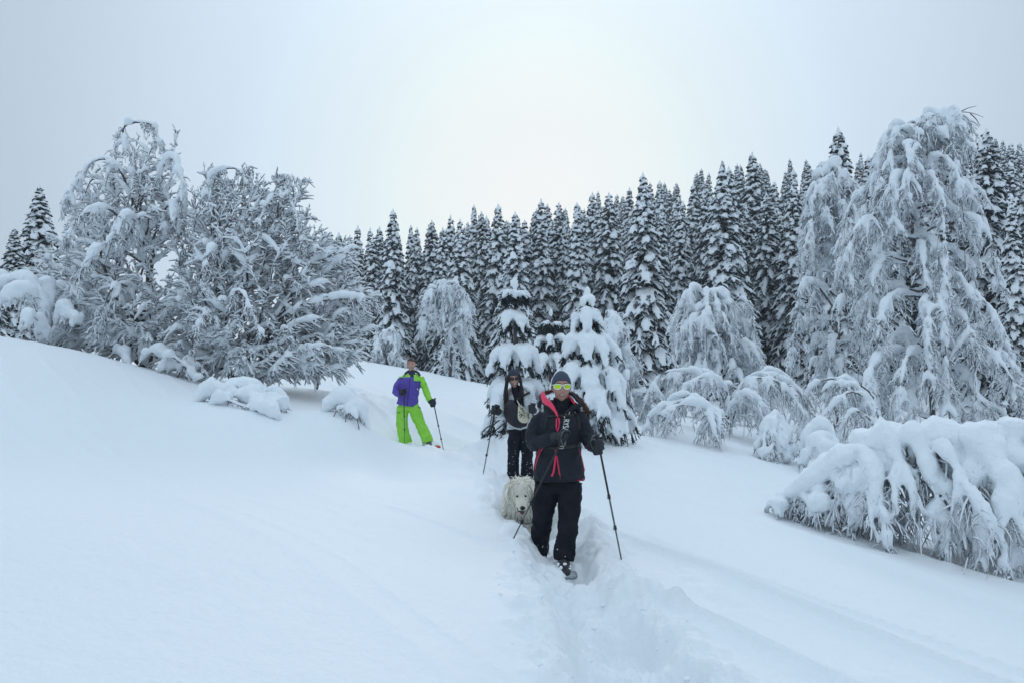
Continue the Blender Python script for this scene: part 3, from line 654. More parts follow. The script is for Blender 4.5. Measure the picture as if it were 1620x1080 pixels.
def make_plants():
    # the great weeping birch at the right
    weeping_tree('weeping_birch', 'great weeping birch thick with frost at the right, its top bent over to one side', 'tree', (1478, 720), 20, 66, 71,
        lambda f: (2.35 * (1 - f) ** .85 if f < .75 else .9 * (1 - f) ** .6) + .06,
        [(1470, 560, 0), (1452, 430, 0), (1440, 320, 0), (1444, 245, -.1), (1464, 205, -.1), (1492, 188, -.2), (1515, 186, -.3), (1528, 190, -.3)],
        extra=[[(1443, 262, 0), (1408, 258, -.4), (1394, 285, -.6), (1390, 350, -.7)], [(1446, 270, 0), (1420, 280, -.8), (1412, 310, -1.1), (1420, 380, -1.1)],
               [(1443, 325, 0), (1395, 335, -.5), (1356, 360, -.8), (1344, 400, -.8), (1346, 470, -.8)], [(1445, 262, 0), (1495, 278, -.5), (1535, 305, -.7), (1556, 360, -.7)],
               [(1450, 330, 0), (1492, 322, -.8), (1520, 345, -1.1), (1528, 430, -1.1)], [(1452, 370, 0), (1478, 385, -1.0), (1495, 430, -1.5), (1492, 520, -1.5)],
               [(1458, 470, 0), (1410, 470, -1), (1392, 510, -1.5), (1385, 580, -1.6)], [(1450, 450, 0), (1530, 460, -1), (1572, 500, -1.4), (1590, 600, -1.4)],
               [(1470, 560, 0), (1400, 560, -1.3), (1368, 610, -2), (1350, 700, -2)], [(1470, 560, 0), (1440, 560, -1.6), (1425, 600, -2.2), (1418, 680, -2.2)],
               [(1470, 540, 0), (1550, 550, -1.3), (1600, 600, -1.8), (1618, 690, -1.8)], [(1475, 600, 0), (1450, 600, -1.2), (1440, 640, -1.9), (1436, 715, -2)], [(1475, 600, 0), (1490, 590, -1.3), (1500, 630, -2.1), (1504, 720, -2.2)], [(1475, 610, 0), (1530, 600, -1.1), (1555, 640, -1.7), (1560, 725, -1.8)], [(1472, 610, 0), (1400, 600, -.9), (1375, 640, -1.3), (1365, 710, -1.3)], [(1470, 500, 0), (1470, 490, -1.5), (1468, 540, -2.1), (1466, 640, -2.1)], [(1470, 500, 0), (1520, 500, -1.3), (1540, 550, -1.8), (1545, 650, -1.8)], [(1560, 560, -1), (1600, 575, -1.4), (1635, 640, -1.4)]],
        limb_r=.03, rise=.22, droop=1.05, snow_r=.085, spray_len=(.30, .80), per_m=14, ntw=6, heavy=.044, coat=.0125, voxel=.032, twig_r=.0065, floor='ground', skip=.30, zmin=.05, fmax=.76)
    top_twig()
    # the smaller one behind it
    weeping_tree('weeping_birch', 'smaller weeping birch hung with snow, left of and behind the great one', 'tree', (1322, 690), 25, 62, 72,
        lambda f: (1.75 * (1 - f) ** .7 * (.8 if f < .25 else 1)) + .12,
        [(1325, 560, 0), (1330, 400, 0), (1324, 330, 0), (1316, 275, 0), (1312, 258, 0)],
        extra=[[(1325, 320, 0), (1295, 300, -.4), (1284, 340, -.6), (1284, 420, -.6)], [(1325, 330, 0), (1370, 320, -.4), (1392, 350, -.6), (1398, 420, -.6)],
               [(1328, 500, 0), (1280, 440, -.8), (1262, 490, -1), (1256, 570, -1)]],
        limb_r=.035, rise=.25, droop=1.2, snow_r=.09, spray_len=(.35, .9), per_m=11, ntw=5, heavy=.05, coat=.018, voxel=.042, twig_r=.008, floor='ground', skip=.3)
    # frosted trees at the forest edge
    weeping_tree('frosted_birch', 'arching frosted birch at the forest edge, above the walker in purple and green', 'tree', (712, 600), 29, 26, 73,
        lambda f: .75 * (1 - f) ** .5 + .12, [(716, 530, 0), (724, 485, 0), (716, 456, 0), (700, 452, 0), (684, 472, 0), (672, 510, 0)],
        limb_r=.03, rise=.15, droop=1.5, snow_r=.06, spray_len=(.4, 1.0), per_m=9, ntw=7, heavy=.05, coat=.020, voxel=.045, twig_r=.007, floor='ground', twigmat=M_FROSTW)
    weeping_tree('frosted_shrub', 'small rounded frosted shrub behind the snow crest, left of the arching birch', 'shrub', (614, 590), 28, 22, 74,
        lambda f: .62 * (1 - f) ** .4 + .12, [(612, 560, 0), (612, 535, 0), (614, 520, 0)], limb_r=.02, rise=.2, droop=1.6, snow_r=.05, spray_len=(.3, .7), per_m=10, ntw=6, heavy=.04, coat=.016, voxel=.045, floor='ground', twigmat=M_FROSTW)
    weeping_tree('frosted_sapling', 'narrow frosted sapling rising just behind the right heavy young spruce', 'tree', (975, 700), 17, 44, 75,
        lambda f: .75 * (1 - f) ** .6 + .06, [(978, 620, 0), (974, 560, 0), (968, 520, 0), (966, 490, 0)], limb_r=.02, rise=.1, droop=1.7, snow_r=.05, spray_len=(.25, .6), per_m=10, ntw=5, heavy=.034, coat=.012, voxel=.03, floor='ground', twigmat=M_FROSTW)
    weeping_tree('frosted_birch', 'bushy frosted birch in front of the broad dark spruce', 'tree', (1140, 660), 22, 48, 76,
        lambda f: 1.45 * (1 - f) ** .42 + .25, [(1142, 590, 0), (1130, 530, 0), (1120, 490, 0), (1112, 472, 0)],
        extra=[[(1130, 560, 0), (1165, 480, -.3), (1185, 485, -.5), (1195, 530, -.5)], [(1130, 580, 0), (1100, 500, -.4), (1085, 500, -.5), (1076, 560, -.5)], [(1130, 570, 0), (1135, 500, -.7), (1148, 505, -1), (1160, 580, -1)]],
        limb_r=.025, rise=.55, droop=1.2, snow_r=.075, spray_len=(.4, .9), per_m=8, ntw=5, heavy=.05, coat=.017, voxel=.035, floor='ground', twigmat=M_FROSTW)
    # bent bushes in a row along the hollow
    def bush(label, name, Y, curves, seed, base, r=.02, **kw):
        b = P(*base, Y); b[2] = hz(b[0], Y) - .05; root = empty(name, b); tag(root, label, 'shrub', None)
        lim = [[P(x, y, Y + dy) for x, y, dy in c] for c in curves]
        d = dict(snow_r=.055, spray_len=(.3, .75), per_m=13, ntw=7, heavy=.034, coat=.010, voxel=.028, floor='ground', spread=.8); d.update(kw)
        weeping(root, lim, r, b, seed, **d)
    bush('rounded snow-hung bush beside the skirt of the right young spruce, lowest of the row', 'bent_bush', 14.5, [
        [(1140, 692, 0), (1135, 650, 0), (1100, 634, 0), (1060, 640, 0), (1030, 656, 0), (1018, 684, 0)], [(1142, 692, 0), (1120, 645, -.5), (1080, 640, -.6), (1045, 656, -.6)],
        [(1140, 692, .2), (1110, 632, .5), (1070, 628, .6), (1040, 650, .6)], [(1140, 690, 0), (1145, 660, -.3), (1130, 648, -.5), (1105, 665, -.8)]], 81, (1140, 692))
    bush('taller arching bush with loose frosted twigs behind the rounded one', 'bent_bush', 16.5, [
        [(1152, 680, 0), (1140, 620, 0), (1100, 590, 0), (1050, 590, 0), (1026, 620, 0)], [(1152, 680, 0), (1130, 600, .4), (1085, 586, .5), (1045, 600, .5)],
        [(1152, 680, 0), (1150, 620, -.3), (1120, 596, -.5), (1080, 610, -.7)], [(1152, 680, 0), (1168, 640, 0), (1160, 610, 0), (1140, 610, .2)]], 82, (1152, 680), per_m=12)
    bush('wide dome-shaped snowy bush in the hollow between the bushy birch and the white cone', 'bent_bush', 16.5, [
        [(1154, 686, 0), (1166, 620, 0), (1200, 590, 0), (1240, 600, 0), (1268, 625, 0), (1282, 660, 0)], [(1154, 686, 0), (1176, 612, -.5), (1215, 598, -.7), (1255, 625, -.7), (1270, 670, -.7)],
        [(1154, 686, 0), (1190, 600, .5), (1230, 590, .7), (1270, 620, .7)], [(1154, 686, 0), (1160, 640, -.5), (1180, 622, -.9), (1205, 640, -1), (1215, 690, -1)]], 83, (1156, 688), per_m=12, snow_r=.065)
    bush('low arching bush between the dome-shaped bush and the great weeping birch', 'bent_bush', 16.5, [
        [(1400, 690, .5), (1380, 625, .3), (1340, 602, 0), (1300, 602, 0), (1272, 625, 0), (1262, 650, 0)], [(1400, 690, 0), (1360, 620, -.4), (1320, 606, -.6), (1290, 630, -.6)],
        [(1400, 690, 0), (1380, 640, -.6), (1345, 620, -.9), (1310, 650, -1), (1296, 690, -1)], [(1400, 690, 0), (1372, 660, -1), (1345, 650, -1.2), (1330, 690, -1.2)]], 84, (1398, 705), per_m=12)
    bush('small white cone of a bush standing alone before the dome-shaped one', 'snowy_shrub', 14.2, [
        [(1226, 722, 0), (1226, 680, 0), (1226, 647, 0)], [(1226, 655, 0), (1212, 668, -.1), (1200, 700, -.2), (1192, 718, -.2)], [(1226, 655, 0), (1242, 670, -.1), (1254, 700, -.2), (1260, 724, -.2)],
        [(1226, 655, 0), (1224, 670, -.25), (1222, 700, -.45), (1222, 722, -.5)], [(1226, 660, 0), (1212, 680, -.25), (1206, 705, -.4), (1202, 722, -.4)], [(1226, 660, 0), (1240, 680, -.2), (1244, 705, -.35), (1246, 724, -.4)],
        [(1226, 665, 0), (1232, 690, -.3), (1234, 710, -.45)]], 85, (1226, 722), heavy=.05, snow_r=.075, spray_len=(.15, .35), per_m=18)
    bush('small bent bush half sunk in snow at the foot of the great weeping birch', 'snowy_shrub', 13.6, [
        [(1330, 730, 0), (1318, 700, 0), (1300, 680, 0), (1278, 690, 0), (1262, 720, 0)], [(1330, 730, 0), (1308, 698, -.3), (1290, 700, -.4), (1268, 728, -.4)], [(1330, 732, 0), (1322, 708, -.4), (1304, 712, -.6), (1290, 735, -.6)],
        [(1330, 730, 0), (1310, 676, .3), (1290, 676, .4), (1272, 705, .4)]], 86, (1330, 735), heavy=.055, snow_r=.10, spray_len=(.12, .35), per_m=14)
    # the bent-over birch in the right foreground
    Yc = 8.7
    b = P(1690, 860, Yc); b[2] = hz(b[0], Yc) - .1; root = empty('bent_birch', b); tag(root, 'bent-over birch trunk in the right foreground with thick snow and hanging curtains of twigs', 'tree')
    def c(*a): return [P(x, y, Yc + dy) for x, y, dy in a]
    main = c((1760, 900, -.5), (1735, 760, -.4), (1690, 705, -.2), (1640, 698, 0), (1600, 694, 0), (1560, 708, 0), (1500, 709, .1), (1440, 704, .2), (1390, 706, .3), (1345, 730, .5), (1300, 758, .7), (1255, 785, .9), (1212, 802, 1.1))
    rg = np.random.default_rng(9); q = bez(main, 200)[48:]; rest = []; w = []
    for k in range(44):
        t = (k + rg.uniform(.1, .9)) / 44; i = int(t * 151); p = q[i]; side = rg.choice((-1, 1), p=(.68, .32)); g = float(height(p[0:1], p[1:2])[0]); hh = p[2] - g
        if hh < .1: continue
        d = np.array((rg.normal(.05, .22), -side * rg.uniform(.25, .75), 0)) * min(1, hh); e = rg.uniform(.65, 1.05)
        rest.append([p, p + d * .35 + (0, 0, .02), p + d * .75 - (0, 0, hh * .35 * e), p + d + rg.normal(0, .05, 3) - (0, 0, hh * .72 * e), p + d * 1.1 - (0, 0, hh * e)]); w.append(1)
    web = []
    for k in range(16):                                   # snow bridging from drape to drape just under the trunk
        i = rg.integers(0, 125); a_, b_ = q[i], q[min(150, i + rg.integers(9, 24))]; m_ = (a_ + b_) / 2 - (0, rg.uniform(.05, .35), rg.uniform(.12, .38)); web.append([a_, m_ + (a_ - m_) * .4 - (0, 0, .04), m_, m_ + (b_ - m_) * .4 - (0, 0, .04), b_])
    weeping(root, [main], [.045], b, 91, snow_r=.150, spray_len=(.7, 1.6), per_m=32, ntw=9, heavy=.030, coat=.0075, voxel=.020, twig_r=.0035, floor='ground', spread=.9, out=.22, skip=.55, start=.02)
    rb = empty('tmp', b); weeping(rb, rest + web, .012, b, 92, snow_r=.125, spray_len=(.25, .7), per_m=15, ntw=7, heavy=.036, coat=.0075, voxel=.020, twig_r=.0035, floor='ground', spread=.6, out=.3, skip=.25, start=.02)
    for ch in list(rb.children):
        ch.parent = root
        ch.name = {'trunk': 'limb', 'crown': 'hanging_twigs', 'rime': 'rime', 'snow': 'snow_curtain'}[ch.name.split('.')[0]]
    bpy.data.objects.remove(rb)
    # left: the two big frosted trees on the crest
    Y = 16
    ptsA = cloud([(195, 345, 0, 92, 95, .9), (118, 440, -.1, 68, 85, .8), (235, 280, 0, 45, 75, .5), (192, 225, 0, 14, 44, .2), (280, 250, 0, 14, 46, .25), (180, 480, -.2, 120, 75, 1.1), (105, 520, -.3, 45, 38, .6), (262, 340, 0, 34, 80, .5), (200, 540, -.5, 95, 34, .7), (90, 500, 0, 45, 45, .6)], 1300, 1, Y)
    bA = P(238, 572, Y); bA[2] = hz(bA[0], Y) - .1
    rA = grown_tree('frosted_tree', 'tall frosted tree with two bare upright tips at the left of the crest', bA, ptsA, 21, snow=.080, voxel=.030, twigs=6, tdir=(-.2, 0, -.3), rmax=.08, twl=(.07, .28), outw=P(235, 520, 16))
    drapes(rA, bA, Y, [[(215, 330, 0), (185, 262, -.4), (150, 255, -.6), (118, 290, -.7), (100, 330, -.7)], [(220, 380, 0), (170, 330, -.8), (125, 345, -1.1), (95, 400, -1.1)], [(225, 300, 0), (195, 215, -.1), (210, 195, -.1), (245, 200, -.2), (250, 225, -.2)],
        [(230, 420, 0), (180, 390, -1), (140, 410, -1.4), (110, 470, -1.4)], [(230, 400, 0), (215, 350, -.8), (190, 350, -1.2), (165, 420, -1.3)], [(235, 340, 0), (255, 270, -.3), (275, 250, -.4), (290, 290, -.5), (288, 350, -.5)],
        [(235, 400, 0), (262, 330, -.4), (282, 340, -.6), (290, 400, -.6)], [(225, 500, 0), (150, 470, -.6), (90, 480, -1), (60, 530, -1.1)], [(230, 530, 0), (160, 490, -.9), (100, 487, -1.3), (62, 545, -1.4)], [(230, 470, 0), (190, 450, -1.1), (170, 470, -1.5), (150, 540, -1.5)]], 41, M_FROST, heavy=.036, spray_len=(.2, .55))
    Y = 15.6
    ptsB = cloud([(370, 400, 0, 95, 130, 1.1), (440, 330, 0, 55, 70, .6), (480, 430, 0, 80, 80, .8), (340, 300, 0, 35, 40, .4), (385, 262, 0, 14, 14, .15), (470, 540, -.2, 85, 58, .9), (330, 500, -.3, 75, 85, 1.0), (545, 410, 0, 30, 40, .4), (465, 285, 0, 34, 22, .3), (500, 560, -.3, 80, 42, .7), (410, 565, -.5, 90, 40, .7), (300, 560, -.4, 55, 36, .6), (560, 490, 0, 40, 60, .5)], 2100, 2, Y)
    bB = P(372, 612, Y); bB[2] = hz(bB[0], Y) - .1
    rB = grown_tree('frosted_tree', 'wide round frosted tree with fine bare twigs fanning out, beside the taller one', bB, ptsB, 22, snow=.076, voxel=.028, twigs=8, tdir=(.5, 0, -.1), rmax=.07, twl=(.08, .32), outw=P(370, 560, 15.6))
    drapes(rB, bB, Y, [[(360, 420, 0), (330, 300, -.3), (345, 272, -.4), (375, 268, -.5), (390, 290, -.5)], [(365, 460, 0), (345, 400, -.9), (330, 400, -1.2), (322, 440, -1.3)], [(375, 520, 0), (370, 470, -1.1), (385, 465, -1.5), (410, 520, -1.7)],
        [(370, 540, 0), (335, 495, -1), (318, 505, -1.3), (300, 560, -1.4)], [(380, 560, 0), (450, 500, -.4), (520, 474, -.5), (570, 470, -.6), (600, 480, -.6)]], 42, M_TWIG, heavy=.026, spray_len=(.15, .4), snow_r=.055, coat=.009)
    # the tips of the bush that reach out over the crest to the right
    weeping_tree('frosted_shrub', 'loose frosted shrub reaching out right from under the wide round tree', 'shrub', (500, 606), 16.5, 9, 77,
        lambda f: .45 * (1 - f) ** .3 + .1, [(520, 530, 0), (550, 485, 0), (578, 462, 0), (598, 468, 0)], limb_r=.012, rise=.3, droop=.8, snow_r=.035, spray_len=(.2, .5), per_m=14, ntw=8, heavy=.02, coat=.012, voxel=.03, floor='ground', twigmat=M_TWIG)
    bush('snow-buried bush at the left edge of the photo, below the spruces', 'snowy_shrub', 14.5, [
        [(70, 545, 0), (62, 480, 0), (40, 445, 0), (10, 445, 0), (-20, 470, 0)], [(70, 545, 0), (50, 470, -.4), (25, 460, -.6), (0, 480, -.6), (-10, 520, -.6)], [(70, 545, 0), (80, 490, .2), (75, 460, .3), (55, 450, .3)],
        [(70, 545, 0), (62, 510, -.5), (45, 500, -.8), (30, 525, -.8)], [(75, 545, 0), (95, 500, 0), (110, 490, 0), (130, 510, 0)], [(20, 440, .3), (-10, 455, .3), (-40, 500, .3)]], 87, (70, 545), heavy=.07, snow_r=.13, spray_len=(.25, .6), per_m=10, voxel=.035)
    bush('low lumps of snow on twigs under the front of the wide round tree', 'snowy_shrub', 14.6, [
        [(215, 590, 0), (230, 562, 0), (255, 560, 0), (285, 585, 0)], [(250, 592, -.1), (265, 565, -.2), (290, 575, -.2), (320, 600, -.2)], [(205, 585, 0), (195, 560, .2), (180, 560, .3), (165, 572, .3)], [(280, 598, 0), (292, 572, .1), (315, 578, .1), (335, 604, .1)]],
        88, (240, 592), heavy=.06, snow_r=.12, spray_len=(.12, .3), per_m=12, voxel=.03, twigmat=M_TWIG)
    # two small buried bushes on the open slope
    bush('long low hump of snow over a buried bush on the open slope', 'snowy_shrub', 11.8, [
        [(300, 651, 0), (330, 623, 0), (370, 625, 0), (410, 637, 0), (440, 629, 0), (458, 661, 0)], [(320, 651, -.2), (350, 633, -.3), (385, 643, -.35), (420, 651, -.35), (445, 666, -.35)], [(350, 666, -.2), (352, 639, -.25), (368, 631, -.1)], [(400, 666, -.3), (402, 645, -.3), (420, 633, -.1)],
        [(430, 666, -.3), (432, 647, -.3), (428, 631, 0)], [(330, 631, .2), (380, 617, .3), (430, 625, .3), (462, 651, .2)]], 89, (380, 660), r=.010, heavy=.07, snow_r=.105, spray_len=(.18, .42), per_m=13, voxel=.028, skip=.1, ntw=4)
    bush('small hooped bush under snow with dark twigs showing, left of the walker in purple', 'snowy_shrub', 12.3, [
        [(505, 663, 0), (525, 640, 0), (550, 636, 0), (572, 653, 0), (588, 692, 0)], [(520, 676, -.2), (534, 648, -.2), (552, 642, -.1)], [(546, 683, -.25), (548, 656, -.2), (556, 640, 0)], [(510, 658, .2), (540, 634, .3), (570, 642, .3), (585, 678, .2)],
        [(570, 690, -.2), (564, 660, -.2), (552, 642, 0)]], 90, (550, 686), r=.009, heavy=.055, snow_r=.10, spray_len=(.15, .36), per_m=12, voxel=.025, ntw=5, twigmat=M_TWIG)
    # the young spruces behind the walkers: (height share, reach m, droop, branches, snow radius, rise)
    young_spruce('heavily laden young spruce behind the walker in grey, white star at its top', (815, 712), 13.2, 440,
        [(.90, .30, .12, 5, .05, .1), (.74, .36, 1.2, 5, .09, .3), (.52, .54, .95, 7, .105, .28), (.30, .74, .85, 8, .11, .25), (.12, .82, .4, 8, .10, .12)], 31, rs=.66, low=[(800, 668, -.5, 772, 695), (790, 664, -.6, 765, 690), (806, 670, -.6, 792, 692), (780, 672, -.6, 762, 684)])
    young_spruce('heavily laden young spruce behind the front walker, its long skirt hanging to the snow', (930, 712), 12.6, 455,
        [(.91, .14, .5, 4, .07, .1), (.80, .30, 1.3, 6, .092, .2), (.62, .50, 1.0, 7, .11, .28), (.42, .72, 1.15, 8, .112, .3), (.25, .84, .85, 8, .105, .25), (.12, .75, .45, 8, .10, .1)], 32, rs=.80)
    young_spruce('lighter young spruce with dark tips in the gap between the two laden ones', (872, 690), 17, 488,
        [(.85, .22, .2, 5, .04, .3), (.70, .38, .5, 6, .075, .3), (.52, .5, .7, 7, .10, .3), (.32, .6, .6, 7, .10, .2)], 33, load=.85)
# ---------------------------------------------------------------- people
M_SKIN = mat('skin', (.50, .28, .22), .5, noise=(20, (.56, .31, .25), 1), sub=.1)
M_SKIN2 = mat('skin_tanned', (.42, .235, .185), .5, noise=(20, (.48, .265, .21), 1), sub=.1)
M_BLACKCLOTH = mat('black_cloth', (.007, .008, .014), .8, noise=(9, (.013, .015, .023), 1), bump=[(40, .004), (300, .001)], spec=.15)
M_JACKET = mat('dark_jacket', (.011, .013, .020), .65, noise=(7, (.019, .022, .032), 1), bump=[(16, .008), (60, .003)], spec=.2)
M_PINK = mat('pink_trim', (.80, .045, .12), .5)
M_REDLINING = mat('red_lining', (.55, .03, .06), .6)
M_GREYJ = mat('grey_jacket', (.60, .64, .65), .8, noise=(30, (.44, .48, .50), 1), bump=[(18, .008), (90, .002)])
M_LIGHTG = mat('light_grey', (.55, .58, .58), .8)
M_PURPLE = mat('purple_shell', (.085, .055, .36), .5, noise=(8, (.11, .075, .42), 1), bump=[(12, .010), (40, .003)])
M_GREEN = mat('lime_shell', (.25, .66, .04), .5, noise=(8, (.31, .72, .07), 1), bump=[(12, .010), (40, .003)])
M_NAVY = mat('navy_cloth', (.018, .028, .055), .7, bump=[(60, .002)])
M_BEANIE = mat('slate_knit', (.050, .066, .10), .85, bump=[(120, .002)])
M_GLOVE = mat('dark_glove', (.012, .014, .020), .6, noise=(20, (.022, .024, .032), 1), bump=[(60, .002)])
M_HAIRB = mat('black_hair', (.010, .008, .010), .45, bump=[(120, .002)])
M_HAIRD = mat('brown_hair', (.06, .032, .022), .5, bump=[(120, .002)])
M_FUR = mat('brown_fur', (.13, .062, .045), .8)
M_METAL = mat('pole_metal', (.10, .105, .115), .35, metal=.6, noise=(14, (.20, .20, .21), 1))
M_POLEB = mat('pole_black', (.02, .02, .024), .45)
M_CLIP = mat('pole_clip', (.50, .52, .54), .4)
M_WHITEP = mat('white_plastic', (.80, .83, .80), .3, coat=.3)
M_LENS = mat('mirror_lens', (.42, .72, .03), .10, metal=.75, noise=(9, (.75, .50, .05), 1))
M_DLENS = mat('dark_lens', (.02, .02, .025), .12)
M_LIP = mat('lips', (.32, .07, .07), .4)
M_MOUTH = mat('mouth_inside', (.06, .015, .015), .6)
M_TEETH = mat('teeth', (.80, .78, .74), .3)
M_EYEW = mat('eye_white', (.7, .7, .7), .2)
M_IRIS = mat('iris', (.02, .012, .010), .15)
M_BOOT = mat('grey_boot', (.16, .18, .20), .6)
M_RED = mat('red_plastic', (.50, .02, .035), .4)
M_CREAM = mat('cream_panel', (.62, .58, .45), .7, noise=(40, (.54, .50, .38), 1))
M_BAG = mat('bag_black', (.012, .012, .018), .6, bump=[(60, .002)])
M_DOG = mat('dog_fur', (.84, .80, .70), .9, noise=(5, (.90, .88, .81), 1))
M_DOGSKIN = mat('dog_undercoat', (.70, .67, .57), .9, noise=(6, (.78, .75, .67), 1))
M_NOSE = mat('dog_nose', (.016, .013, .014), .35)
M_TONGUE = mat('tongue', (.30, .10, .10), .4)
M_MUZZ = mat('dog_muzzle', (.50, .44, .38), .8, noise=(30, (.40, .34, .30), 1))

def bvh_of(*obs):
    V = []; Fc = []; n = 0
    for o in obs:
        M = o.matrix_world if o.parent is None else Matrix.Translation(o.parent.location) @ o.matrix_basis
        V += [M @ v.co for v in o.data.vertices]; Fc += [[i + n for i in p.vertices] for p in o.data.polygons]; n = len(V)
    return BVHTree.FromPolygons(V, Fc)
def on_front(bv, x, z, y0, lift=.004, back=None):
    h = bv.ray_cast(Vector((x, y0 - 2.0, z)), Vector((0, 1, 0)))
    return np.array((x, h[0].y - lift, z)) if h[0] is not None else (None if back is None else np.array((x, back, z)))
def piping(bv, pts, r, name, m, parent, off, Y0, lift=.003, n=28, flat=1.0):
    """a thin cord lying on the front of a garment along world points (x, z)"""
    q = bez([(p[0], 0, p[2]) for p in pts], n); L = [on_front(bv, a[0], a[2], Y0, lift) for a in q]; L = [a for a in L if a is not None and a[1] < Y0 + .3]
    if len(L) < 4: print('piping lost', name); return
    L = np.array(L); L[1:-1, 1] = (L[:-2, 1] + L[1:-1, 1] + L[2:, 1]) / 3
    b = MB(); R = np.stack([np.full(len(L), r), np.full(len(L), r * flat)], -1); b.tubes(L, R, 6, ref=(0, 1, 0)); return b.build(name, m, parent, off)

def head_grid(cut=None, scale=1.0, nu=64, nv=56, feminine=True):
    """a face, facing -Y, centred between the ears; returns V, Q"""
    th = np.linspace(.001, math.pi - .001, nv); ph = np.linspace(0, 2 * math.pi, nu, endpoint=False)
    T, Ph = np.meshgrid(th, ph, indexing='ij'); x = np.sin(T) * np.sin(Ph); y = -np.sin(T) * np.cos(Ph); z = np.cos(T)
    low = sstep(.0, -1.0, z); X = .073 * x * (1 - .34 * low); Y = np.where(y < 0, .088, .100) * y * (1 - .12 * low * (y > 0) - .05 * low); Z = np.where(z > 0, .112, .122) * z
    Y = Y + .012 * low * (y > 0) * -1
    f = sstep(.15, -.35, y)                              # only the front gets features
    g = lambda cx, cz, sx, sz: np.exp(-((X - cx) / sx) ** 2 - ((Z - cz) / sz) ** 2)
    Y = Y - f * (.020 * g(0, -.022, .011, .016) + .010 * g(0, .002, .008, .020) + .005 * g(0, -.030, .017, .008))
    Y = Y + f * (.010 * g(-.031, .012, .017, .010) + .010 * g(.031, .012, .017, .010))
    Y = Y - f * (.004 * g(0, .034, .045, .010) + .007 * g(0, -.062, .022, .013) + .007 * g(0, -.100, .018, .014))
    Y = Y - f * (.005 * g(-.042, -.022, .018, .018) + .005 * g(.042, -.022, .018, .018)); Y = Y + f * .004 * g(0, -.080, .020, .006)
    V = np.stack([X, Y, Z], -1) * scale; i = np.arange(nv - 1)[:, None] * nu; j = np.arange(nu)[None]; j2 = (j + 1) % nu
    Q = np.stack([i + j, i + nu + j, i + nu + j2, i + j2], -1).reshape(-1, 4); Vf = V.reshape(-1, 3)
    if cut is not None:
        k = cut(Vf); Q = Q[k[Q].all(1)]
    return Vf, Q
def xf(V, c, rx=0, ry=0, rz=0, s=1.0):
    R = np.array(Matrix.Rotation(rz, 3, 'Z') @ Matrix.Rotation(rx, 3, 'X') @ Matrix.Rotation(ry, 3, 'Y')); return (np.asarray(V) * s) @ R.T + np.asarray(c)
def loft(b, pts, rad, n=16, ref=(0, 1, 0), sides=16, m=0):
    q = bez(pts, n); rad = np.asarray(rad, float); R = np.stack([interp(rad[:, 0], n), interp(rad[:, 1], n)], -1); b.tubes(q[None], R[None], sides, ref=ref, mat=m)

def grip_glove(name, m, parent, off, H, axis, wrist, seed=0, s=1.0, thumb_up=True):
    """a gloved hand closed round a shaft through H along axis, coming from wrist"""
    H = np.asarray(H, float); a = np.asarray(axis, float); a /= np.linalg.norm(a); w = np.asarray(wrist, float) - H; w = w - a * (w @ a); w /= np.linalg.norm(w) + 1e-9; t = np.cross(a, w)
    b = MB(); pr = .034 * s                                             # palm sits on the wrist side of the shaft
    pc = H + w * pr * 1.0
    b.tubes(np.array([pc - a * .045 * s, pc - a * .02 * s, pc + a * .015 * s, pc + a * .042 * s])[None], np.array([[(.020, .024), (.024, .033), (.024, .034), (.018, .024)]]) * s, 12, ref=t)
    for i in range(4):                                                  # four fingers, unequal, bent round the shaft
        z = (.036 - i * .0235) * s; L = (1.0, 1.08, 1.02, .86)[i]; an = np.linspace(-.35, 3.6 * L, 9); rr = .0285 * s
        q = H + a * z + (w[None] * np.cos(an)[:, None] + t[None] * np.sin(an)[:, None]) * rr * np.linspace(1.25, 1.0, 9)[:, None]
        b.tubes(q[None], np.linspace(.0128, .0105, 9)[None] * s, 8)
    an = np.linspace(.3, -2.3, 7); q = H + a * np.linspace(.030, .052, 7)[:, None] * s + (w[None] * np.cos(an)[:, None] + t[None] * np.sin(an)[:, None]) * .030 * s * np.linspace(1.3, 1.0, 7)[:, None]
    b.tubes(q[None], np.linspace(.0150, .0115, 7)[None] * s, 8)         # thumb from the side of the palm
    wr = np.asarray(wrist, float); b.tubes(bez([pc, pc + (wr - pc) * .5, wr], 6)[None], np.array([[.028, .030, .031, .034, .039, .042]]) * s, 12)
    o = b.build(name, m, parent, off); bake(o, voxel=.0055 * s, smooth=2, dec=.4); o.data.materials.clear(); o.data.materials.append(m); return o

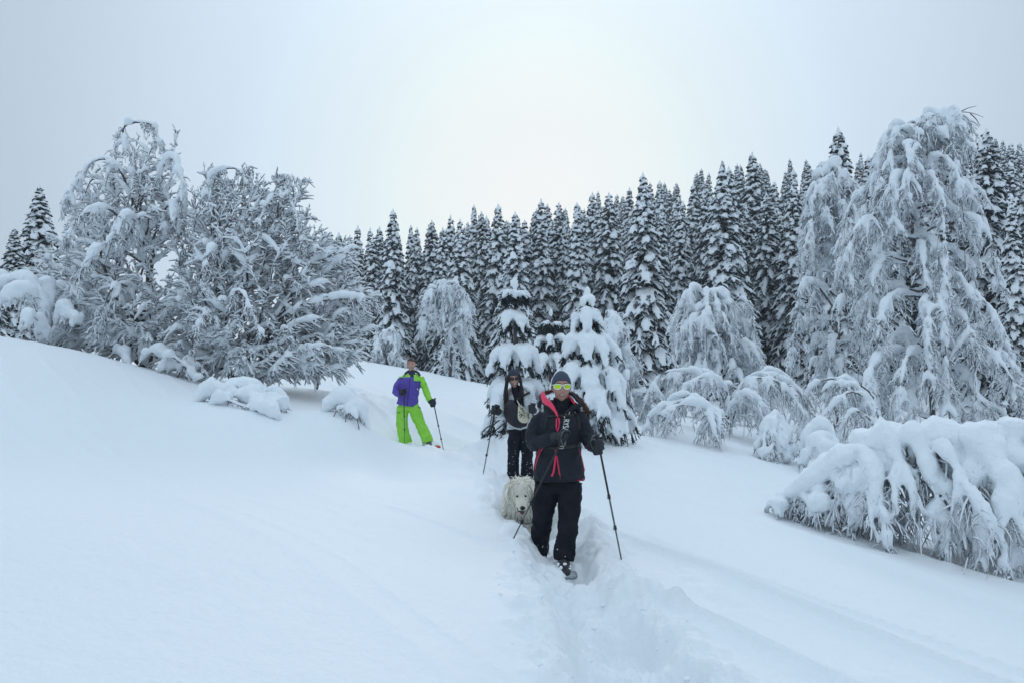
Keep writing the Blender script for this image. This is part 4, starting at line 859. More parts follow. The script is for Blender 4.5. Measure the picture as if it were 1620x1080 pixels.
def trekking_pole(label, group, top, tip, basket=False, clips=(.55, .78), s=1.0, strap=True):
    top = np.asarray(top, float); tip = np.asarray(tip, float); d = tip - top; L = np.linalg.norm(d); d /= L
    r = empty('trekking_pole', tip); tag(r, label, 'pole', group); off = tip
    def seg(name, t0, t1, r0, r1, m, sides=10):
        b = MB(); b.tubes(np.array([top + d * L * (t0 + (t1 - t0) * k) for k in np.linspace(0, 1, 5)])[None], np.linspace(r0, r1, 5)[None] * s, sides); return b.build(name, m, r, off)
    b = MB(); k = np.linspace(0, 1, 10); b.tubes(np.array([top + d * (.135 * s * x) for x in k])[None], np.array([[.012, .017, .018, .0155, .017, .0155, .017, .0155, .016, .012]]) * s, 12); b.build('grip', M_POLEB, r, off)
    c = [0.0] + list(clips) + [1.0]; w = [.0085, .0075, .0062, .005]
    for i in range(len(c) - 1):
        seg('shaft', c[i] + (.09 if i == 0 else 0), c[i + 1] - (.03 if i == len(c) - 2 else 0), w[i], w[i], M_POLEB if i == 0 else M_METAL)
    for x in clips:
        seg('clamp', x - .018, x + .012, .0125, .0125, M_POLEB); p = top + d * L * x
        b = MB(); b.tubes(np.array([p + (-.012, -.008, .012), p + (-.015, -.010, 0), p + (-.013, -.008, -.014)])[None], np.full((1, 3), .0045) * s, 6); b.build('lever', M_CLIP, r, off)
    seg('tip', .97, 1.0, .004, .0025, M_CLIP)
    if basket:
        p = top + d * (L - .075); b = MB(); b.tubes(np.array([p - d * .004, p + d * .004])[None], np.array([[.028, .028]]) * s, 14); b.build('basket', M_POLEB, r, off)
    if strap:
        b = MB(); q = bez([top + d * .01, top + np.array((-.035, -.03, -.01)), top + np.array((-.05, -.035, -.07)), top + np.array((-.02, -.02, -.12)), top + d * .03 + (0, .02, 0)], 16); b.tubes(q[None], np.stack([np.full(16, .009), np.full(16, .002)], -1)[None] * s, 6); b.build('strap', M_METAL if s > .99 else M_POLEB, r, off)
    return r

def face_parts(root, off, C, rot, sc, bv, eyes=True, smile=0.5, lipm=None, teeth=True):
    """eyes, brows, lips on a head already built"""
    def w(p): return xf(np.array([p]), C, *rot, s=sc)[0]
    def snap(x, z, lift): p = w((x, -.09, z)); return on_front(bv, p[0], p[2], C[1], lift, back=p[1])
    if eyes:
        for sg in (-1, 1):
            b = MB(); b.blobs([snap(sg * .030, .012, -.006)], np.array([[.0125, .007, .0060]]) * sc, 12, 8); e = b.build('eye', M_EYEW, root, off)
            b = MB(); b.blobs([snap(sg * .030, .012, -.0005)], np.array([[.0060, .0025, .0060]]) * sc, 10, 6); b.build('iris', M_IRIS, e)
            e.children[0].location = -Vector(off) if False else (0, 0, 0)
            for v in e.children[0].data.vertices: v.co = v.co - Vector(off)
            b = MB(); b.tubes(np.array([snap(sg * x, .0195 + .002 * k, .001) for k, x in zip((0, 1, 1, 0), (.017, .026, .035, .043))])[None], np.full((1, 4), .0016) * sc, 6); b.build('eyelid', M_HAIRD, root, off)
    for sg in (-1, 1):
        b = MB(); b.tubes(np.array([snap(sg * x, .031 + h, .001) for x, h in ((.013, 0), (.024, .004), (.036, .004), (.046, -.001))])[None], np.array([[.0022, .003, .0026, .0012]]) * sc, 6); b.build('eyebrow', M_HAIRD, root, off)
    t = np.linspace(-1, 1, 11); wd = .022 + .006 * smile; up = .010 * smile * t * t
    gap = .0045 + .004 * smile
    b = MB(); b.tubes(np.array([snap(wd * x, -.060 + u, .0003) for x, u in zip(t, up)])[None], np.stack([(gap * (1 - t ** 2) ** .5 + .001), np.full(11, .003)], -1)[None] * sc, 8, ref=(0, 1, 0)); b.build('mouth', M_MOUTH, root, off)
    if teeth:
        b = MB(); b.tubes(np.array([snap(wd * .8 * x, -.0588 + u * .8, .0016) for x, u in zip(t, up)])[None], np.stack([(gap * .62 * (1 - t ** 2) ** .5 + .0006), np.full(11, .002)], -1)[None] * sc, 8, ref=(0, 1, 0)); b.build('teeth', M_TEETH, root, off)
    for sg, h in ((1, .0040), (-1, .0060)):
        b = MB(); b.tubes(np.array([snap(wd * 1.05 * x, -.060 + u + sg * gap * (1 - x * x) ** .5 + sg * .001, .001) for x, u in zip(t, up)])[None], np.stack([np.array([.0012, .002, .0026, .003, .003, .0028, .003, .003, .0026, .002, .0012]), np.full(11, .0025)], -1)[None] * sc, 6, ref=(0, 1, 0)); b.build('lip', lipm or M_LIP, root, off)
def ears(b, C, rot, sc):
    for sg in (-1, 1): b.blobs(xf(np.array([(sg * .074, .008, 0)]), C, *rot, s=sc), np.array([[.010, .017, .030]]) * sc, 10, 8)

def cloth(o, m, voxel=.009, smooth=3, disp=((.022, .11), (.010, .035))):
    bake(o, voxel=voxel, smooth=smooth, disp=disp, dec=.45); o.data.materials.clear()
    for x in (m if isinstance(m, (list, tuple)) else [m]): o.data.materials.append(x)
    return o
def snow_flecks(name, bv_obj, root, off, zlo, zhi, n, seed, size=.008, ymax=None):
    """clots of snow sticking to cloth"""
    rg = np.random.default_rng(seed); me = bv_obj.data; C = []; V = np.array([v.co for v in me.vertices]) + np.asarray(off); Nn = np.array([v.normal for v in me.vertices]); k = np.where((V[:, 2] > zlo) & (V[:, 2] < zhi) & (Nn[:, 1] < .3))[0]
    if len(k) == 0: return
    j = rg.choice(k, n); w = rg.random(n) < (1 - (V[j, 2] - zlo) / (zhi - zlo)); j = j[w]
    b = MB(); b.blobs(V[j] + Nn[j] * .002, rg.uniform(.3, 1.3, (len(j), 3)) * size, 6, 4); tag(b.build(name, M_SNOW, root, off), kind='stuff')

def make_front_walker():
    Y0 = 6.6
    def q(px, py, dy=0): return P(px, py, Y0 + dy)
    k = Y0 / F                                            # metres per photo pixel here
    base = q(882, 896); root = empty('person', base); off = base
    tag(root, 'person in front in black jacket with pink trim, slate beanie and yellow-green mirrored sunglasses', 'person', None)
    C = q(888, 611, -.02); rot = (.06, 0, .03); sc = 1.03
    # the body under the clothes, one surface
    b = MB(); hv, hq = head_grid(); b.add(xf(hv, C, *rot, s=sc), hq); ears(b, C, rot, sc)
    loft(b, [q(888, 622, .02), q(888, 640, .03), q(888, 652, .03)], [(.052, .055), (.053, .055), (.075, .07)], 6)
    loft(b, [q(888, 648, .03), q(887, 665, .02), q(886, 700, .02), q(885, 740, .02), q(884, 768, .02)], [(.12, .07), (.165, .10), (.145, .095), (.165, .11), (.15, .10)], 14)
    for pts in ([q(862, 657, .02), q(842, 694, -.01), q(858, 696, -.10), q(874, 692, -.17)], [q(914, 657, .02), q(930, 694, -.05), q(938, 706, -.18)]):
        loft(b, pts, [(.042, .042), (.034, .034), (.026, .026), (.024, .024)][:len(pts)], 10, ref=(0, 0, 1), sides=10)
    loft(b, [q(869, 765, .02), q(860, 820, .08), q(857, 866, .22)], [(.085, .085), (.058, .06), (.04, .042)], 12); loft(b, [q(899, 765, 0), q(898, 822, -.06), q(894, 884, -.12)], [(.085, .085), (.058, .06), (.04, .042)], 12)
    body = b.build('body', M_SKIN2, root, off); bake(body, voxel=.0045, smooth=1, dec=.22); body.data.materials.clear(); body.data.materials.append(M_SKIN2)
    bv = bvh_of(body); face_parts(root, off, C, rot, sc, bv, eyes=True, smile=.15, teeth=True)
    # trousers
    b = MB()
    loft(b, [q(884, 748, .02), q(884, 768, .02), q(884, 776, .02)], [(.165, .125), (.172, .13), (.15, .12)], 8)
    loft(b, [q(867, 762, .02), q(861, 795, .05), q(858, 822, .08), q(855, 845, .16), q(854, 866, .24), q(855, 872, .27)], [(.108, .115), (.100, .105), (.085, .09), (.082, .088), (.078, .085), (.074, .08)], 18)
    loft(b, [q(901, 762, .0), q(901, 795, -.03), q(899, 825, -.06), q(896, 850, -.10), q(893, 876, -.12), q(892, 886, -.13)], [(.108, .115), (.097, .102), (.082, .088), (.080, .085), (.084, .09), (.080, .085)], 18)
    tr = cloth(b.build('trousers', M_BLACKCLOTH, root, off), M_BLACKCLOTH, disp=((.030, .09), (.014, .03)))
    snow_flecks('snow_clots', tr, root, off, base[2] - .1, base[2] + .30, 70, 3, .0042)
    # boots
    for cx, cy, dy in ((856, 873, .26), (892, 882, -.14)):
        b = MB(); c = q(cx, cy, dy); loft(b, [c + (0, .02, .06), c + (0, .01, 0), c + (0, -.01, -.045)], [(.05, .06), (.05, .07), (.05, .09)], 8); loft(b, [c + (0, .08, -.06), c + (0, -.05, -.055), c + (0, -.17, -.07), c + (0, -.21, -.075)], [(.042, .04), (.05, .045), (.045, .032), (.03, .02)], 10, ref=(0, 0, 1))
        o = b.build('boot', M_BOOT, root, off); cloth(o, M_POLEB, .007, 2, ())
        s = MB(); s.blobs(c + np.random.default_rng(int(cx)).normal(0, 1, (26, 3)) * (.035, .06, .018) + (0, -.10, -.04), np.random.default_rng(5).uniform(.006, .018, (26, 3)), 8, 5); so = s.build('snow_clots', M_SNOW, root, off); bake(so, voxel=.004, smooth=1, dec=.3); so.data.materials.clear(); so.data.materials.append(M_SNOW)
    # snowshoe frame at the leading foot: a tube and a row of teeth showing through the snow
    b = MB(); c = q(893, 889, -.12); fr = [c + (-.075, .05, -.07), c + (-.085, -.05, -.07), c + (-.08, -.20, -.065), c + (-.05, -.27, -.06), c + (0, -.29, -.055), c + (.05, -.27, -.06), c + (.08, -.20, -.065), c + (.085, -.05, -.07), c + (.075, .05, -.07)]
    b.tubes(bez(fr, 30)[None], np.full((1, 30), .009), 8); so = b.build('snowshoe', M_BOOT, root, off)
    b = MB()
    for i in range(3): b.tubes(np.array([c + (-.08, -.06 - i * .07, -.06), c + (0, -.06 - i * .07, -.055), c + (.08, -.06 - i * .07, -.06)])[None], np.full((1, 3), .008), 6)
    b.build('crossbar', M_CLIP, so, off)
    # jacket
    b = MB()
    loft(b, [q(888, 644, .03), q(888, 650, .03), q(887, 660, .02), q(886, 676, .0), q(885, 702, .0), q(884, 725, .0), q(884, 748, .0), q(884, 759, .0)],
         [(.075, .075), (.125, .09), (.178, .12), (.185, .14), (.172, .135), (.192, .15), (.214, .165), (.212, .16)], 22, sides=20)
    loft(b, [q(863, 655, .02), q(850, 672, .02), q(843, 690, .0), q(848, 700, -.07), q(862, 697, -.15), q(880, 692, -.19)], [(.062, .068), (.070, .072), (.068, .07), (.062, .064), (.054, .056), (.046, .05)], 18, ref=(.3, 1, .3), sides=14)
    loft(b, [q(912, 655, .02), q(922, 672, .0), q(929, 690, -.04), q(935, 701, -.13), q(938, 706, -.18)], [(.062, .068), (.066, .07), (.062, .064), (.055, .056), (.048, .05)], 16, ref=(.3, 1, .3), sides=14)
    b.blobs([q(888, 641, .07), q(874, 645, .05), q(903, 645, .05)], np.array([[.12, .085, .07], [.075, .075, .055], [.075, .075, .055]]), 16, 10)
    jk = cloth(b.build('jacket', M_JACKET, root, off), M_JACKET, .009, 2, ((.034, .075), (.014, .03)))
    bv = bvh_of(jk)
    def pp(name, m, pts, r, lift=.003, flat=.6): piping(bv, [q(*p) for p in pts], r, name, m, root, off, Y0, lift, flat=flat)
    # collar: high black neck gaiter, red lining thrown open on one side, fur of the hood on the other
    b = MB(); loft(b, [q(888, 628, .01), q(888, 638, .02), q(887, 650, .01), q(886, 662, -.03)], [(.066, .068), (.070, .072), (.085, .085), (.07, .07)], 10); cloth(b.build('neck_gaiter', M_BLACKCLOTH, root, off), M_BLACKCLOTH, .007, 2, ((.016, .03),))
    b = MB(); b.tubes(bez([q(858, 622, .05), q(862, 632, -.04), q(871, 640, -.10), q(878, 649, -.13), q(882, 658, -.145)], 12)[None], np.stack([interp([.030, .034, .026, .014, .008], 12), interp([.012, .012, .010, .008, .006], 12)], -1)[None], 10, ref=(.5, .5, 0)); cloth(b.build('collar_lining', M_PINK, root, off), M_PINK, .005, 1, ((.006, .03),))
    b = MB(); b.tubes(bez([q(852, 644, .06), q(856, 634, .04), q(863, 638, -.04), q(869, 643, -.09), q(877, 654, -.12)], 12)[None], np.stack([interp([.020, .024, .022, .018, .010], 12), interp([.010, .010, .009, .008, .006], 12)], -1)[None], 10, ref=(.5, .5, 0)); cloth(b.build('hood_flap', M_REDLINING, root, off), [M_JACKET], .006, 1, ((.008, .03),))
    b = MB(); b.tubes(bez([q(905, 622, .09), q(913, 632, .0), q(918, 640, -.04), q(903, 646, -.09), q(891, 655, -.125)], 12)[None], np.stack([interp([.024, .030, .026, .018, .010], 12), interp([.012, .013, .011, .009, .006], 12)], -1)[None], 10, ref=(-.5, .5, 0)); cloth(b.build('hood_flap', M_JACKET, root, off), [M_JACKET], .006, 1, ((.008, .03),))
    b = MB(); b.tubes(bez([q(899, 626, .07), q(905, 632, .0), q(909, 638, -.05)], 8)[None], np.stack([interp([.012, .016, .010], 8), interp([.012, .012, .008], 8)], -1)[None], 8); b.build('collar_lining', M_REDLINING, root, off)
    rg = np.random.default_rng(4)
    def fur(path, r, n, L, name='fur_trim', m=M_FUR):
        c = bez(path, 40); i = rg.integers(0, 40, n); d = rg.normal(size=(n, 3)); d /= np.linalg.norm(d, axis=1, keepdims=True); b = MB(); b.blades(c[i] + d * r * rg.uniform(.2, 1, (n, 1)), d + rg.normal(0, .4, (n, 3)) + (0, 0, -.2), rg.uniform(.5, 1.2, n) * L, .0045, seed=8)
        b.tubes(c[None], np.full((1, 40), r * .8), 8); return b.build(name, m, root, off, smooth=False)
    fur([q(896, 620, .12), q(908, 624, .09), q(917, 632, .05), q(925, 642, .03), q(929, 650, .04)], .017, 1500, .028)
    fur([q(862, 622, .09), q(872, 618, .12), q(888, 616, .14), q(896, 620, .12)], .015, 800, .026)
    fur([q(857, 632, .06), q(855, 626, .07), q(862, 622, .09)], .012, 300, .02)
    fur([q(925, 645, .05), q(930, 654, .07), q(931, 664, .09)], .008, 300, .03, 'hair', M_HAIRD)      # a lock of hair blown over the shoulder
    pp('trim', M_PINK, [(866, 640), (874, 646), (880, 655), (883, 664)], .0042)
    pp('trim', M_PINK, [(889, 657), (896, 647), (905, 644), (917, 643), (929, 641)], .0036)
    pp('trim', M_LIGHTG, [(906, 646), (915, 645.5), (922, 645)], .0016)
    pp('zip', M_PINK, [(879, 660), (879, 667), (878.5, 673), (880, 679)], .0056); pp('zip', M_PINK, [(883.5, 660), (883, 668), (882, 675), (880, 680)], .0050)
    pp('zip', M_PINK, [(877.5, 703), (877, 708), (877, 713)], .0040)
    pp('zip', M_PINK, [(877.5, 716), (876, 730), (874, 742), (871, 749)], .0075); pp('zip', M_PINK, [(879.5, 718), (881, 730), (882.5, 740), (884, 750)], .0050)
    pp('trim', M_PINK, [(858, 705), (853, 715), (849, 727), (846, 740)], .0046); pp('trim', M_REDLINING, [(853, 708), (849, 718), (846, 730), (844, 743)], .0034)
    pp('trim', M_REDLINING, [(915, 709), (919, 720), (922, 733), (923.5, 745)], .0046); pp('trim', M_REDLINING, [(912, 756), (918, 757), (923, 755)], .0046)
    pp('trim', M_PINK, [(924, 704), (928, 701), (933, 699)], .0030)
    # zip pull hanging under the hem
    b = MB(); b.tubes(np.array([q(884.5, 750, -.175), q(886, 755, -.18), q(887, 758, -.18)])[None], np.full((1, 3), .004), 6); b.build('zip_pull', M_POLEB, root, off)
    # letters running down the chest
    cu = bpy.data.curves.new('lettering', 'FONT'); cu.body = 'DL RYSA'; cu.size = .078; cu.extrude = 0; cu.resolution_u = 3; cu.space_character = .92
    to = bpy.data.objects.new('lettering', cu); scn.collection.objects.link(to); dg = bpy.context.evaluated_depsgraph_get(); tm = bpy.data.meshes.new_from_object(to.evaluated_get(dg)); bpy.data.objects.remove(to)
    V = np.array([v.co for v in tm.vertices]); w_ = V[:, 0].max(); hgt = V[:, 1].max(); top = q(897, 649); bot = q(892, 680); LL = top[2] - bot[2]
    Vn = np.zeros_like(V)
    for i, v in enumerate(V):
        t = v[0] / w_; x = top[0] + (bot[0] - top[0]) * t + (v[1] / hgt - .5) * .046; z = top[2] - LL * t; h = on_front(bv, x, z, Y0, .004, back=Y0 - .14); Vn[i] = h - off
    for i, v in enumerate(tm.vertices): v.co = Vn[i]
    tm.materials.clear(); tm.materials.append(M_WHITEP); lo = bpy.data.objects.new('lettering', tm); scn.collection.objects.link(lo); lo.parent = root
    # straps and belt of the backpack, and the pack behind
    pr = empty('backpack', q(886, 700, .22)); tag(pr, 'dark backpack on the front walker, only its chest strap and waist belt showing', 'backpack'); po = q(886, 700, .22)
    b = MB(); loft(b, [q(886, 652, .22), q(886, 670, .24), q(886, 700, .25), q(886, 728, .22)], [(.10, .06), (.13, .10), (.14, .11), (.11, .07)], 10); cloth(b.build('pack', M_BAG, pr, po), M_BAG, .012, 2, ((.02, .1),))
    piping(bv, [q(862, 657), q(878, 656.5), q(888, 656), (q(908, 655))], .0085, 'chest_strap', M_POLEB, pr, po, Y0, .006, flat=.4)
    piping(bv, [q(856, 703), q(870, 705), q(885, 705.5), q(900, 704), q(914, 701)], .0135, 'waist_belt', M_POLEB, pr, po, Y0, .006, flat=.35)
    piping(bv, [q(866, 650), q(864, 662), q(862, 676)], .013, 'shoulder_strap', M_BAG, pr, po, Y0, .006, flat=.35); piping(bv, [q(911, 652), q(914, 664), q(915, 678)], .013, 'shoulder_strap', M_BAG, pr, po, Y0, .006, flat=.35)
    b = MB(); c = on_front(bv, q(886, 704.5)[0], q(886, 704.5)[2], Y0, .016, back=Y0 - .16); b.tubes(bez([c + (-.018, 0, -.004), c + (-.012, 0, .008), c + (.012, 0, .010), c + (.018, 0, -.002), c + (.008, 0, -.010), c + (-.018, 0, -.004)], 18)[None], np.full((1, 18), .0035), 6); b.build('buckle', M_CLIP, pr, po)
    b = MB(); c = q(846, 705, .0); b.tubes(bez([c + (.01, 0, .01), c + (-.012, 0, .004), c + (-.012, 0, -.022), c + (.004, 0, -.026), c + (.012, 0, -.006)], 14)[None], np.full((1, 14), .005), 6); b.build('strap_loop', M_POLEB, pr, po)
    # beanie, glasses
    hv, hq = head_grid(cut=lambda V: V[:, 2] > np.maximum(-.045, .046 - 1.05 * np.maximum(0, V[:, 1] + .078))); V = xf(hv, C, *rot, s=sc); ctr = np.asarray(C); b = MB(); b.add(ctr + (V - ctr) * 1.095 + (0, .004, .004), hq)
    be = b.build('beanie', M_BEANIE, root, off); sm = be.modifiers.new('t', 'SOLIDIFY'); sm.thickness = .008; sm.offset = -1; bake(be, None, 1, ((.006, .03),))
    bvh2 = bvh_of(body)
    def sn(x, z, lift): p = xf(np.array([(x, -.09, z)]), C, *rot, s=sc)[0]; return on_front(bvh2, p[0], p[2], Y0, lift, back=p[1])
    gl = MB(); ou = []
    for sg in (-1, 1):
        o_ = [(.008, .022), (.030, .026), (.052, .024), (.066, .018), (.064, .002), (.050, -.012), (.030, -.013), (.014, -.004)]
        pts = [xf(np.array([(sg * x, -.104 + 7.2 * x * x, z)]), C, *rot, s=sc)[0] for x, z in o_]; loop = bez(pts + pts[:1], 40); gl.tubes(loop[None], np.full((1, 40), .0034), 6)
        c = np.mean(pts, 0); m = MB(); n = len(loop); rings = [loop * (1 - t) + c * t - (0, .004 * math.sin(t * 1.57), 0) for t in (0, .4, .75, .999)]
        Vv = np.concatenate(rings); Q = np.concatenate([np.stack([r * n + np.arange(n), r * n + (np.arange(n) + 1) % n, (r + 1) * n + (np.arange(n) + 1) % n, (r + 1) * n + np.arange(n)], -1) for r in range(3)]); m.add(Vv, Q)
        m.build('lens', M_LENS, root, off); gl.tubes(bez([pts[3], xf(np.array([(sg * .078, -.04, .016)]), C, *rot, s=sc)[0], xf(np.array([(sg * .081, .01, .012)]), C, *rot, s=sc)[0]], 8)[None], np.full((1, 8), .0035), 6)
    gl.tubes(np.array([xf(np.array([p]), C, *rot, s=sc)[0] for p in ((-.010, -.108, .020), (0, -.112, .017), (.010, -.108, .020))])[None], np.full((1, 3), .004), 6); gl.build('sunglasses_frame', M_WHITEP, root, off)
    # gloves and poles
    A1 = q(892, 690, -.30); T1 = q(805, 866, .10); d = T1 - A1; d /= np.linalg.norm(d); top1 = A1 - d * .06
    trekking_pole('trekking pole slanting across the front walker, its tip in the snow before the dog', 'trekking poles', top1, T1 + d * .05, clips=(.58, .74))
    grip_glove('glove', M_GLOVE, root, off, A1, -d, q(876, 692, -.20), s=1.0)
    A2 = q(948, 706, -.26); T2 = q(984, 889, -.30); d2 = T2 - A2; d2 /= np.linalg.norm(d2)
    trekking_pole('trekking pole in the far hand of the front walker, standing clear in the open snow', 'trekking poles', A2 - d2 * .10, T2 + d2 * .05, clips=(.47, .70))
    grip_glove('glove', M_GLOVE, root, off, A2, -d2, q(936, 703, -.16), s=1.35)
    return root

def make_grey_walker():
    Y0 = 10.3
    def q(px, py, dy=0): return P(px, py, Y0 + dy)
    base = q(823, 772); root = empty('person', base); off = base
    tag(root, 'person in grey jacket with long black hair and dark cap, standing behind the dog', 'person')
    C = q(813, 599, -.02); rot = (.05, -.10, .08); sc = 1.0
    b = MB(); hv, hq = head_grid(); b.add(xf(hv, C, *rot, s=sc), hq); ears(b, C, rot, sc)
    loft(b, [q(814, 606, .02), q(815, 616, .03), q(817, 624, .03)], [(.05, .052), (.05, .052), (.075, .07)], 6)
    loft(b, [q(817, 621, .03), q(819, 635, .02), q(821, 652, .02), q(823, 674, .02)], [(.12, .07), (.145, .095), (.125, .09), (.125, .095)], 12)
    loft(b, [q(799, 627, .02), q(797, 652, -.03), q(787, 650, -.24)], [(.043, .043), (.036, .036), (.03, .03)], 10, ref=(0, 0, 1), sides=10); loft(b, [q(838, 627, .02), q(845, 648, -.02), q(842, 648, -.2)], [(.043, .043), (.036, .036), (.03, .03)], 10, ref=(0, 0, 1), sides=10)
    loft(b, [q(815, 678, .02), q(812, 720, .03), q(813, 768, .04)], [(.065, .07), (.055, .058), (.04, .042)], 12); loft(b, [q(832, 678, .02), q(834, 720, 0), q(833, 768, 0)], [(.065, .07), (.055, .058), (.04, .042)], 12)
    body = b.build('body', M_SKIN, root, off); bake(body, voxel=.0055, smooth=1, dec=.22); body.data.materials.clear(); body.data.materials.append(M_SKIN); bv = bvh_of(body)
    face_parts(root, off, C, rot, sc, bv, eyes=False, smile=1.0)
    b = MB(); loft(b, [q(823, 668, .02), q(823, 682, .02)], [(.155, .12), (.15, .12)], 6)
    loft(b, [q(815, 678, .02), q(813, 705, .02), q(812, 730, .02), q(812, 752, .03), q(812, 768, .03)], [(.086, .095), (.078, .085), (.074, .08), (.082, .086), (.082, .086)], 16); loft(b, [q(833, 678, .02), q(834, 705, .01), q(834, 730, 0), q(834, 752, 0), q(834, 768, 0)], [(.086, .095), (.080, .085), (.076, .08), (.082, .086), (.082, .086)], 16)
    tr = cloth(b.build('trousers', M_BLACKCLOTH, root, off), M_BLACKCLOTH, .011, 2, ((.035, .10), (.015, .03))); snow_flecks('snow_clots', tr, root, off, P(0, 752, Y0)[2], P(0, 690, Y0)[2], 120, 6, .005)
    b = MB(); loft(b, [q(817, 618, .03), q(818, 624, .03), q(819, 636, .0), q(821, 652, 0), q(823, 666, 0), q(824, 677, 0)], [(.08, .075), (.155, .095), (.170, .125), (.160, .125), (.168, .135), (.178, .14)], 18, sides=18)
    loft(b, [q(801, 625, .02), q(797, 640, .0), q(796, 655, -.04), q(791, 653, -.14), q(787, 650, -.22)], [(.058, .062), (.058, .06), (.052, .054), (.045, .047), (.040, .042)], 16, ref=(.3, 1, .3), sides=12); loft(b, [q(837, 625, .02), q(842, 638, .0), q(846, 650, -.05), q(844, 649, -.17)], [(.058, .062), (.056, .058), (.050, .052), (.042, .044)], 14, ref=(.3, 1, .3), sides=12)
    jk = cloth(b.build('jacket', M_GREYJ, root, off), M_GREYJ, .010, 2, ((.030, .08), (.012, .03))); bj = bvh_of(jk)
    # hood lying open on the shoulders, paler inside
    b = MB(); b.tubes(bez([q(799, 626, -.03), q(804, 618, .05), q(814, 613, .11), q(828, 613, .10), q(839, 620, .04), q(841, 627, -.02)], 18)[None], np.stack([interp([.020, .04, .05, .05, .04, .02], 18), interp([.015, .02, .03, .03, .02, .015], 18)], -1)[None], 10); cloth(b.build('hood', M_LIGHTG, root, off), M_GREYJ, .009, 2, ((.015, .04),))
    piping(bj, [q(804, 676.5), q(815, 677.5), q(830, 677.5), q(843, 676)], .006, 'hem', M_LIGHTG, root, off, Y0, .003); piping(bj, [q(812.5, 618), q(813.5, 624), q(816, 631)], .0035, 'drawcord', M_WHITEP, root, off, Y0, .004); piping(bj, [q(819, 622), q(820, 640), q(821, 660), q(823, 676)], .006, 'zip', M_POLEB, root, off, Y0, .003, flat=.5)
    b = MB(); loft(b, [q(816, 611, .0), q(817, 618, -.03), q(819, 632, -.10), q(820, 642, -.115)], [(.055, .05), (.062, .06), (.05, .04), (.03, .02)], 8); cloth(b.build('scarf', M_BLACKCLOTH, root, off), M_BLACKCLOTH, .008, 2, ((.014, .04),))
    # dark cap with the hair falling from under it
    hv, hq = head_grid(cut=lambda V: V[:, 2] > .040 + np.minimum(0, -V[:, 1] - .02) * 1.3); V = xf(hv, C, *rot, s=sc); ctr = np.asarray(C); b = MB(); b.add(ctr + (V - ctr) * 1.13 + (0, .004, .006), hq)
    be = b.build('cap', M_NAVY, root, off); sm = be.modifiers.new('t', 'SOLIDIFY'); sm.thickness = .010; sm.offset = -1; bake(be, None, 1, ((.008, .03),))
    rg = np.random.default_rng(12); st = []; 
    for i in range(320):
        sg = -1 if i % 2 else 1; a = rg.uniform(.15, 1.5); x0 = sg * (.056 + .022 * rg.random()); y0 = -.070 + .13 * rg.random(); p0 = xf(np.array([(x0, y0, .060 - .04 * rg.random())]), C, *rot, s=sc)[0]
        L = rg.uniform(.20, .34); out = rg.uniform(.0, .045)
        st.append(bez([p0, p0 + (sg * .020, -.008, -.07), p0 + (sg * (.022 + out * .5), -.022, -.16), p0 + (sg * (.010 + out), -.04 - .04 * rg.random(), -.16 - L * .4), p0 + (sg * (.0 + out) + rg.normal(0, .012), -.06 - .05 * rg.random(), -.16 - L * .75)], 10))
    b = MB(); b.tubes(np.array(st), np.linspace(.0075, .0025, 10)[None] * rg.uniform(.6, 1.3, (320, 1)), 5); b.build('hair', M_HAIRB, root, off)
    # sunglasses
    gl = MB(); m = MB()
    for sg in (-1, 1):
        pts = [xf(np.array([(sg * x, -.106 + 7 * x * x, z)]), C, *rot, s=sc)[0] for x, z in ((.008, .020), (.030, .025), (.056, .020), (.058, .004), (.042, -.010), (.022, -.011), (.010, .0))]; loop = bez(pts + pts[:1], 30); gl.tubes(loop[None], np.full((1, 30), .004), 6)
        c = np.mean(pts, 0); n = len(loop); Vv = np.concatenate([loop, loop * .5 + c * .5 - (0, .003, 0), loop * .001 + c * .999 - (0, .004, 0)]); m.add(Vv, np.concatenate([np.stack([r * n + np.arange(n), r * n + (np.arange(n) + 1) % n, (r + 1) * n + (np.arange(n) + 1) % n, (r + 1) * n + np.arange(n)], -1) for r in range(2)]))
        gl.tubes(bez([pts[2], xf(np.array([(sg * .078, -.03, .016)]), C, *rot, s=sc)[0]], 5)[None], np.full((1, 5), .004), 6)
    gl.build('sunglasses_frame', M_POLEB, root, off); m.build('lens', M_DLENS, root, off)
    # bag slung in front
    c0 = q(813, 651, -.19); br = empty('sling_bag', c0); tag(br, 'black bag with a cream lettered panel hanging before the person in grey', 'bag')
    b = MB(); b.tubes(bez([q(812, 633, -.16), q(809, 641, -.19), q(812, 655, -.20), q(822, 665, -.19), q(834, 668, -.17)], 14)[None], np.stack([interp([.03, .09, .125, .10, .05], 14), interp([.02, .05, .06, .055, .03], 14)], -1)[None], 14, ref=(0, 1, 0)); bag = cloth(b.build('pouch', M_BAG, br, c0), M_BAG, .008, 2, ((.012, .05),))
    bb = bvh_of(bag, jk)
    def panel(name, m, outline, parent, lift, origin):
        o = [q(*p) for p in outline]; loop = bez(o + o[:1], 40); ce = loop.mean(0); b = MB(); rings = []
        for t in np.linspace(0, .999, 8):
            L_ = loop * (1 - t) + ce * t; rings.append(np.array([on_front(bb, v[0], v[2], Y0, lift, back=Y0 - .2) for v in L_]))
        V = np.concatenate(rings); 
        if lift > .005: V[:, 1] = np.minimum(V[:, 1], np.median(V[:, 1]) + .05)
        Q = np.concatenate([np.stack([r * 40 + np.arange(40), r * 40 + (np.arange(40) + 1) % 40, (r + 1) * 40 + (np.arange(40) + 1) % 40, (r + 1) * 40 + np.arange(40)], -1) for r in range(7)]); b.add(V, Q); x = b.build(name, m, parent, origin); s_ = x.modifiers.new('t', 'SOLIDIFY'); s_.thickness = .006; s_.offset = -1; bake(x, None, 1); return x
